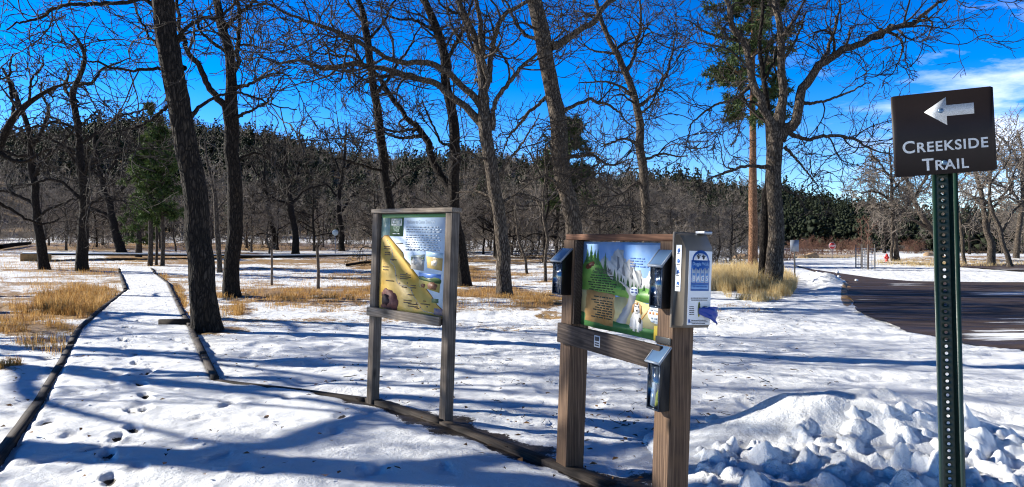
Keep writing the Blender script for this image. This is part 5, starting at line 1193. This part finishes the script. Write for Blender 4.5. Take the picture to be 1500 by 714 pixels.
# faces outward: use a frame whose -y looks outward
face = bpy.data.objects.new('front_label', None)
lbm = Acc().box(-.078, .078, -.0012, 0, .022, .425, bev=.0005)
fl = lbm.obj('front_label', LABELW, dl); fl.rotation_euler = (0, 0, math.pi / 2); fl.location = (DP + .0014, 0, 0)
bpy.data.objects.remove(face)
AF = Art(-.078, .078, .022, .425, -.0012, fl)
arch = [(.10, .40), (.90, .40), (.90, .80)] + [(.5 + .36 * math.cos(t_), .80 + .13 * math.sin(t_)) for t_ in np.linspace(0, math.pi, 16)] + [(.10, .80)]
arch = [(a, b + .0) for a, b in arch]; arch = [(a, .46 + (b - .40) * 1.04) for a, b in arch]
AF.poly('house_print', arch, 1, LABELB)
inner = [(.5 + .30 * math.cos(t_), .885 + .085 * math.sin(t_)) for t_ in np.linspace(0, math.pi, 14)]
AF.poly('arch_window', inner + [(.2, .875), (.8, .875)][::1], 2, LABELW)
AF.polys('paw_print', [[(u + r * math.cos(q * .785), v + r * .5 * math.sin(q * .785)) for q in range(8)] for u, v, r in [(.40, .915, .05), (.34, .935, .025), (.40, .95, .025), (.46, .94, .025), (.62, .91, .05), (.56, .93, .025), (.62, .945, .025), (.68, .93, .025)]], 3, PRINTK)
def tf(body, u, v, hgt, m, lay, **k):
    q = AF.uv(u, v); return text_mesh(body, hgt, q[0], q[1], -.0012 - .0004 * lay - .0006, m, fl, 'lettering', **k)
tf('Doggie Walk', .5, .805, .026, LABELLB, 2, bold=.012, align='CENTER', sx=.8)
for k in range(4): AF.polys('kennel_print', [[(.135 + k * .19, .575), (.295 + k * .19, .575), (.295 + k * .19, .775), (.215 + k * .19, .735), (.135 + k * .19, .775)]], 2, LABELW)
for k in range(4): AF.polys('kennel_door', [[(.155 + k * .19, .58), (.275 + k * .19, .58), (.275 + k * .19, .70), (.155 + k * .19, .70)]], 3, LABELLB)
for k, ch in enumerate('BAGS'): tf(ch, .215 + k * .19, .597, .040, LABELW, 5, bold=.02, align='CENTER', sx=.8)
AF.rect('address_bar', .13, .485, .87, .545, 2, LABELLB); AF.lines('address_text', .18, .82, .507, .03, 1, 3, LABELB, rg, 0, .6)
AF.lines('small_print', .12, .88, .355, .026, 2, 1, DK, rg, .1, .5, align='c'); AF.lines('small_print', .08, .32, .24, .026, 5, 1, DK, rg, .3, .45); AF.lines('small_print', .66, .90, .24, .026, 3, 1, DK, rg, .3, .45)
AF.lines('small_print', .10, .90, .055, .022, 3, 1, DK, rg, .3, .5, align='c'); AF.rect('recycle_mark', .05, .03, .13, .075, 1, LABELB)
AF.poly('slot', [(.5 + .06 * math.cos(t_), .21 + .105 * math.sin(t_)) for t_ in np.linspace(0, 6.28, 20)[:-1]], 1.5, flat('slot_yellow', (.32, .33, .04), .5)); AF.poly('slot_hole', [(.5 + .032 * math.cos(t_), .21 + .088 * math.sin(t_)) for t_ in np.linspace(0, 6.28, 20)[:-1]], 2.6, flat('slot_dark', (.03, .05, .06), .5))
rgx = np.random.default_rng(2); nu, nv = 12, 9; V = []
for i in range(nu):
    u = i / (nu - 1)
    for j in range(nv):
        v_ = j / (nv - 1) - .5; wd = .03 + .075 * u
        V.append((-.005 + .105 * u, -.004 - .04 * math.sin(u * 2.4) + .010 * math.sin(v_ * 14 + u * 4) * u, .098 - .012 * u + v_ * wd * 1.05 - .012 * u * u + .006 * math.sin(v_ * 9) * u + rgx.normal(0, .002)))
q = [[i * nv + j, (i + 1) * nv + j, (i + 1) * nv + j + 1, i * nv + j + 1] for i in range(nu - 1) for j in range(nv - 1)]
bag = Acc().add(V, quads=q).obj('bag', BAGBLUE, fl, True); sm = bag.modifiers.new('thickness', 'SOLIDIFY'); sm.thickness = .002
# strip of pictograms on the side face that looks along the board's front
sl = Acc().box(.028, .075, -HW - .0022, -HW - .0008, .20, .455, bev=.0005).obj('side_label', LABELW, dl); AS = Art(.028, .075, .20, .455, -HW - .0022, sl)
AS.polys('pictogram', [wob([(.25, v), (.75, v + .01), (.78, v + .05), (.6, v + .09), (.3, v + .08)], rgx, .012) for v in (.84, .61, .37, .12)], 1, LABELB); AS.lines('small_print', .15, .85, .80, .235, 4, 1, DK, rg, .2, .08)
Acc().box(.045, .125, .02, .075, HH - .002, HH + .016, bev=.005).obj('hasp', STEEL, dl)

# ------------------------------------------------------------------ trail sign
sgn = thing('trail_sign', 'dark brown trail sign with white arrow on a perforated green metal post', 'sign', (1.355, 2.16, 0))
M3 = Matrix.Rotation(-.0225, 3, 'Y') @ Matrix.Rotation(math.radians(-19), 3, 'Z'); sgn.rotation_euler = M3.to_euler()
GREENP = mat('green_enamel', (.012, .05, .032), .42); tt = NT(GREENP)
nn = tt.noise(tt.coords((6, 6, .9)), 5, 5, .65); tt.base(tt.ramp(nn, [(.35, (.004, .018, .012)), (.6, (.008, .033, .021)), (.8, (.024, .058, .04))])); tt.normal(tt.bump(tt.noise(tt.coords(), 160, 3), .2, .002))
# web with real holes
wv, th_ = .0165, .0022; pitch = .0214; HT = 1.98; cells = int(HT / pitch); V, G = [], []; yb = .030
octo = [(.0050 * math.cos(math.pi / 8 + k * math.pi / 4), .0050 * math.sin(math.pi / 8 + k * math.pi / 4)) for k in range(8)]
a = Acc()
for c in range(-20, cells):
    z_ = (c + .5) * pitch; hp = pitch / 2
    outer = [(wv, hp * .45), (wv * .45, hp), (-wv * .45, hp), (-wv, hp * .45), (-wv, -hp * .45), (-wv * .45, -hp), (wv * .45, -hp), (wv, -hp * .45)]
    corners = [(wv, hp), (-wv, hp), (-wv, -hp), (wv, -hp)]
    V = []
    for yy in (yb, yb + th_):
        V += [(x, yy, z_ + b) for x, b in octo] + [(x, yy, z_ + b) for x, b in outer] + [(x, yy, z_ + b) for x, b in corners]
    N_ = 20; g = []
    for k in range(8):
        k2 = (k + 1) % 8
        g += [[k, 8 + k, 8 + k2, k2], [N_ + k2, N_ + 8 + k2, N_ + 8 + k, N_ + k], [k2, N_ + k2, N_ + k, k]]
    for ci, (p, q_) in enumerate(((0, 1), (2, 3), (4, 5), (6, 7))): g += [[8 + p, 16 + ci, 8 + q_], [N_ + 8 + q_, N_ + 16 + ci, N_ + 8 + p]]
    a.add(V, ngons=g)
prof = [(wv, yb), (.0275, .0), (.0405, .0), (.0405, -.0028), (.0250, -.0028), (wv - .003, yb + th_)]
post = [(.0165, .0302), (.0218, .0012), (.0218, -.0016), (.0345, -.0016), (.0345, .0014), (.0242, .0014), (.0188, .0324), (.0165, .0324)]
for s in (1, -1):
    P = [(x * s, y) for x, y in post]; n = len(P); z0_, z1_ = -20 * pitch, cells * pitch
    V = [(x, y, z0_) for x, y in P] + [(x, y, z1_) for x, y in P]
    g = [[i, (i + 1) % n, n + (i + 1) % n, n + i] for i in range(n)] + [list(range(n))[::-1], list(range(n, 2 * n))]
    if s < 0: g = [x[::-1] for x in g]
    a.add(V, ngons=g)
a.obj('post', GREENP, sgn)
# plate, gently bowed, with rounded corners
BROWN = mat('sign_brown', (.018, .012, .012), .55, spec=.3); tt = NT(BROWN); nn = tt.noise(tt.coords(), 9, 4); tt.base(tt.ramp(nn, [(.3, (.009, .0062, .0065)), (.7, (.015, .010, .010))]))
REFL = mat('reflective_white', (.62, .64, .64), .4); tt = NT(REFL); vv = tt.n('ShaderNodeTexVoronoi', Scale=420.0); tt.l(tt.coords(), vv.inputs['Vector']); tt.base(tt.ramp(vv.outputs['Distance'], [(.2, (.68, .70, .70)), (.7, (.46, .47, .47))]))
SW, SH, SZ = .272, .250, 1.822; YS = -.0075
def bow(x, z): return YS + .10 * x * x * (1 if x > 0 else .7) - .004 * ((z - SZ) / SH)
tilt = math.radians(-1.6)
def sgrid(name, polyxz, off, thick, m, parent, nx=24):
    """outline in plate coordinates cut in columns so that it follows the bow"""
    acc = Acc(); P = polyxz; n = len(P); V = [(x, bow(x, z) - off, z) for x, z in P] + [(x, bow(x, z) - off + thick, z) for x, z in P]
    ar = sum(P[i][0] * P[(i + 1) % n][1] - P[(i + 1) % n][0] * P[i][1] for i in range(n))
    g = [list(range(n)), list(range(2 * n - 1, n - 1, -1))] + [[i, n + i, n + (i + 1) % n, (i + 1) % n] for i in range(n)]
    if ar < 0: g = [x[::-1] for x in g]
    return acc.add(V, ngons=g).obj(name, m, parent)
piv = thing('x', None, None); bpy.data.objects.remove(piv)
nx_, r_ = 40, .0035; xs = np.linspace(-SW / 2, SW / 2, nx_); V, q = [], []
for x in xs:
    e = max(0, abs(x) - (SW / 2 - r_)); cut = r_ - math.sqrt(max(r_ * r_ - e * e, 0))
    for z_ in (SZ + cut, SZ + SH - cut):
        V += [(x, bow(x, z_), z_), (x, bow(x, z_) + .002, z_)]
for i in range(nx_ - 1):
    b = 4 * i; q += [[b, b + 4, b + 6, b + 2], [b + 1, b + 3, b + 7, b + 5], [b, b + 1, b + 5, b + 4], [b + 2, b + 6, b + 7, b + 3]]
q += [[0, 2, 3, 1], [4 * nx_ - 4, 4 * nx_ - 3, 4 * nx_ - 1, 4 * nx_ - 2]]
plate = Acc().add(V, quads=q).obj('sign_plate', BROWN, sgn)
def S(u, v): return (-SW / 2 + SW * u, SZ + SH * (1 - v))
arrow = [S(.325, .235), S(.545, .075), S(.545, .175), S(.81, .175), S(.81, .305), S(.545, .305), S(.545, .415)]
acc_ = Acc()
def bent_mesh(o, off):
    me = o.data; co = np.empty(len(me.vertices) * 3, np.float32); me.vertices.foreach_get('co', co); co = co.reshape(-1, 3)
    co[:, 1] = co[:, 1] + np.array([bow(x, z) for x, z in co[:, (0, 2)]]) - off; me.vertices.foreach_set('co', co.ravel()); me.update()
o = Acc().poly(arrow, -.0004, .0).obj('arrow', REFL, plate); bent_mesh(o, .0005)
for body, u, v, size, alg in (('Creekside', .508, .715, .052, 'CENTER'), ('Trail', .505, .945, .052, 'CENTER')):
    x, z_ = S(u, v); o = text_mesh(body, size, x, z_, 0, REFL, plate, 'lettering', bold=.016, align=alg, small=.80, sx=.98, space=1.10); bent_mesh(o, .0010)
plate.rotation_euler = (0, tilt, 0); plate.location = (SZ * -math.sin(tilt) * 1.0 - .0, 0, SZ * (1 - math.cos(tilt)))
BOLT = mat('bolt_steel', (.10, .17, .26), .3, metallic=.6)
import bmesh
for u, v in ((.49, .235), (.50, .865)):
    x, z_ = S(u, v); bm = bmesh.new(); bmesh.ops.create_uvsphere(bm, u_segments=16, v_segments=8, radius=.0078)
    V = [(p.co.x + x, p.co.y * .55 + bow(x, z_) - .0022, p.co.z + z_) for p in bm.verts]; gg = [[p.index for p in f.verts] for f in bm.faces]; bm.free()
    o = Acc().add(V, ngons=gg).obj('bolt', BOLT, plate, True)

# ------------------------------------------------------------------ small things beyond
def disc_sign(name, label, px, py_c, py_b, d, r, n, m, text=None, rim=None, postm=None, w=.03):
    x = (px - CX) / F * d; zb = float(base_z(x, d)); zc = EYE + (HZ - py_c) / F * d
    o = thing(name, label, 'sign', (x, d, zb)); Acc().box(-w, w, 0, .05, -.3, zc - zb + r * .5).obj('post', postm or STEEL, o)
    a0 = math.pi / n
    p = lambda rr: [(rr * math.cos(a0 + k * 2 * math.pi / n), zc - zb + rr * math.sin(a0 + k * 2 * math.pi / n)) for k in range(n)]
    f = Acc().poly(p(r), -.012, -.006).obj('face', rim or m, o)
    if rim: Acc().poly(p(r * .91), -.0145, -.0125).obj('field', m, f)
    if text: text_mesh(text, r * .72, 0, zc - zb - r * .25, -.018, mat('sign_white', (.75, .75, .75), .5), f, bold=.02, align='CENTER', sx=.85)
    return o
STOPR = mat('stop_red', (.45, .02, .025), .5)
disc_sign('stop_sign', 'small red octagonal stop sign at the far road junction', 1219, 360.5, 378, 88, .44, 8, STOPR, 'STOP', mat('stop_rim', (.75, .75, .75), .5))
disc_sign('round_sign', 'small round white sign at the far field among bare trees', 491, 341, 360, 74, .32, 24, mat('pale_sign', (.55, .62, .62), .5))
d = float(gp(1164, 407)[1]); x = (1164 - CX) / F * d; o = thing('road_sign', 'grey rectangular sign seen from behind on a thin post near the road', 'sign', (x, d, 0))
Acc().box(-.03, .03, -.03, .03, -.3, 1.9).obj('post', mat('sign_post_dark', (.035, .035, .035), .6), o); Acc().box(-.24, .2, -.045, -.034, 1.36, 1.96).obj('plate', mat('sign_back_grey', (.24, .27, .33), .5, metallic=.3), o)
# hydrant
p = gp(1299, 384.5); o = thing('fire_hydrant', 'small red fire hydrant on the straw bank by the upper road', 'hydrant', tuple(p)); RED = mat('hydrant_red', (.5, .02, .015), .45)
def lathe(prof, n=16):
    V = [(r * math.cos(k * 2 * math.pi / n), r * math.sin(k * 2 * math.pi / n), z) for r, z in prof for k in range(n)]; m = len(prof)
    return Acc().add(V, quads=[[i * n + k, i * n + (k + 1) % n, (i + 1) * n + (k + 1) % n, (i + 1) * n + k] for i in range(m - 1) for k in range(n)])
lathe([(.19, -.1), (.19, .1), (.13, .1), (.13, .55), (.17, .55), (.17, .6), (.13, .62), (.11, .74), (.05, .8), (.03, .86), (0.001, .86)]).obj('barrel', RED, o, True)
for ax, rr in ((0, .09), (math.pi, .09), (-math.pi / 2, .11)):
    c = lathe([(rr, 0), (rr, .09), (rr * .8, .11), (0.001, .11)], 12).obj('outlet_cap', RED, o, True); c.location = (math.cos(ax) * .12, math.sin(ax) * .12, .45); c.rotation_euler = (0, math.pi / 2, ax)
# caged saplings in the snow island
for px, py, lab in ((1262, 393, 'wire tree guard round a thin sapling, left one on the snowy island'), (1272, 395, 'wire tree guard round a taller sapling, nearer the road on the snowy island')):
    p = gp(px, py); o = thing('tree_guard', lab, 'tree guard', tuple(p), group='tree guards on the island'); a = Acc(); R_ = .42
    ring = np.array([[R_ * math.cos(k * .5236), R_ * math.sin(k * .5236), 0] for k in range(13)])
    for z_ in np.linspace(.05, 1.45, 8): tubes(a, (ring + [0, 0, z_])[None], np.full((1, 13), .008), 4)
    tubes(a, np.stack([np.stack([r0, r0 + [0, 0, 1.5]]) for r0 in ring[:12]]), np.full((12, 2), .008), 4); a.obj('mesh_cage', STEEL, o)
    for k in (0, 4, 8): Acc().box(ring[k][0] * 1.08 - .03, ring[k][0] * 1.08 + .03, ring[k][1] * 1.08 - .03, ring[k][1] * 1.08 + .03, -.2, 1.75).obj('stake', GREYW_V, o)
    rgx = np.random.default_rng(px); a = Acc(); q, r, L = resample(np.array([[0, 0, 0], [.03, 0, 1.2], [0, .04, 2.4], [.05, 0, 3.2]]), 14, np.array([.035, .03, .02, .008])); tubes(a, q[None], r[None], 6)
    P1, R1 = grow(rgx, q[None], r[None], np.array([16]), .4, 1, lambda i, t_, g_, M: g_.uniform(.4, 1.0, M), 40, 6, .15, .08, .6, .012, .008); tubes(a, P1, R1, 4); P2, R2 = grow(rgx, P1, R1, np.full(16, 4), .3, 1, lambda i, t_, g_, M: g_.uniform(.15, .4, M), 40, 4, .15, .05, .6, .01, .007); tubes(a, P2, R2, 3)
    a.obj('sapling', TWIG_RED, o, True)
# boulders by the far road
BLD = flat('tan_sandstone', (.30, .19, .11), .85, (.42, .29, .18), 5)
for k, (px, py, d, r, lab) in enumerate(((1361, 372, 95, .8, 'pale tan boulder at the road bend behind the trail sign post'), (1188, 373, 92, .75, 'long low sandstone boulder left of the stop sign'), (1086, 378, 75, .7, 'tan boulder left of the orange pine trunk'), (1178, 376, 90, .5, 'small tan boulder beside the long sandstone one'))):
    v, f = lump(np.random.default_rng(k + 3), r); v[:, 0] *= 1.5; v[:, 2] *= .8; x = (px - CX) / F * d; o = Acc().add(v, tris=f).obj('boulder', BLD, None, True); o.location = (x, d, float(base_z(x, d)) + r * .25); tag(o, lab, 'boulder', 'boulders along the far road')

# ------------------------------------------------------------------ light, sky, camera
SUN_AZ = (-.955, .295); EL_ = math.radians(24.5)
sv = Vector((SUN_AZ[0] * math.cos(EL_), SUN_AZ[1] * math.cos(EL_), math.sin(EL_)))
l = bpy.data.lights.new('sun', 'SUN'); l.energy = 5.0; l.angle = math.radians(.5); l.color = (1.0, .95, .85)
so = bpy.data.objects.new('sun', l); COL.objects.link(so); so.rotation_euler = (-sv).to_track_quat('-Z', 'Y').to_euler(); so.location = (-30, 10, 40)

w = bpy.data.worlds.new('World'); scene.world = w; w.use_nodes = True; t = NT(w); nt = w.node_tree
bg = nt.nodes['Background']; bg.inputs['Strength'].default_value = .10
sky = t.n('ShaderNodeTexSky'); sky.sky_type = 'NISHITA'; sky.sun_disc = False; sky.sun_elevation = EL_; sky.sun_rotation = math.atan2(SUN_AZ[0], SUN_AZ[1])
sky.altitude = 1500; sky.air_density = 1.0; sky.dust_density = .05; sky.ozone_density = 3.0
hs = t.n('ShaderNodeHueSaturation', Hue=.5, Saturation=1.5, Value=1.0); t.l(sky.outputs[0], hs.inputs['Color'])
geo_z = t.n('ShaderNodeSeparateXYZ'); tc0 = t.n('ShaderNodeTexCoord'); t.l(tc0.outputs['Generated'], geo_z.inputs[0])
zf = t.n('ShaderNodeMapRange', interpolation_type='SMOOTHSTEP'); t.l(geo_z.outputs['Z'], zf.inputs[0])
for i_, v_ in ((1, .20), (2, .66), (3, 1.34), (4, .06)): zf.inputs[i_].default_value = v_      # low sky brightened, unseen upper sky dimmed to deepen the snow shadows
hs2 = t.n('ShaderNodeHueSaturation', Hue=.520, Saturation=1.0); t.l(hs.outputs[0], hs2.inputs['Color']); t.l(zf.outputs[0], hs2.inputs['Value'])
tc = t.n('ShaderNodeTexCoord'); sx = t.n('ShaderNodeSeparateXYZ'); t.l(tc.outputs['Generated'], sx.inputs[0])
zz = t.math('MAXIMUM', t.math('ADD', sx.outputs['Z'], .10), .02); cb = t.n('ShaderNodeCombineXYZ')
t.l(t.math('DIVIDE', sx.outputs['X'], zz), cb.inputs[0]); t.l(t.math('DIVIDE', sx.outputs['Y'], zz), cb.inputs[1])
mp = t.n('ShaderNodeMapping'); mp.inputs['Scale'].default_value = (.5, .62, 1); mp.inputs['Rotation'].default_value = (0, 0, .5); mp.inputs['Location'].default_value = (2.3, .7, 0); t.l(cb.outputs[0], mp.inputs[0])
n1 = t.noise(mp.outputs[0], 2.9, 9, .62); n2 = t.noise(mp.outputs[0], .8, 3, .5)
ratio = t.math('DIVIDE', sx.outputs['X'], t.math('MAXIMUM', sx.outputs['Y'], .05))
reg = t.math('MULTIPLY', t.math('SUBTRACT', ratio, .30), 2.6, True)      # broken clouds lie to the north-east, low over the hills
low = t.math('SUBTRACT', 1.0, t.math('MULTIPLY', t.math('ABSOLUTE', t.math('SUBTRACT', sx.outputs['Z'], .13)), 5.0), True)
cl = t.math('MULTIPLY', reg, low)
dens_ = t.math('ADD', t.math('MULTIPLY', n1, 1.15), t.math('MULTIPLY', n2, -.05))
m_ = t.math('MULTIPLY', t.math('SUBTRACT', t.math('ADD', dens_, t.math('MULTIPLY', cl, .31)), .68), 3.0, True)
m_ = t.math('MULTIPLY', m_, reg)
mixed = t.mix(t.math('MULTIPLY', m_, .85), hs2.outputs[0], (8.6, 8.9, 9.6))
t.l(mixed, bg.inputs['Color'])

cam = bpy.data.cameras.new('camera'); cam.sensor_width = 36; cam.lens = 36 * F / 1500; cam.clip_end = 3000; scene.cycles.filter_width = 1.15; scene.cycles.use_denoising = True; scene.cycles.use_adaptive_sampling = False; cam.clip_start = .05
co = bpy.data.objects.new('camera', cam); COL.objects.link(co); co.location = (0, 0, EYE); co.rotation_euler = (math.radians(90 + math.degrees(math.atan((HZ - 357) / F))), 0, 0)
scene.camera = co
vs = scene.view_settings; vs.view_transform = 'Standard'; vs.look = 'None'; vs.exposure = 1.0; vs.gamma = 1; vs.use_curve_mapping = False
scene.render.resolution_x, scene.render.resolution_y = 1024, 487
scene.cycles.max_bounces = 5; scene.cycles.diffuse_bounces = 1; scene.cycles.transparent_max_bounces = 12
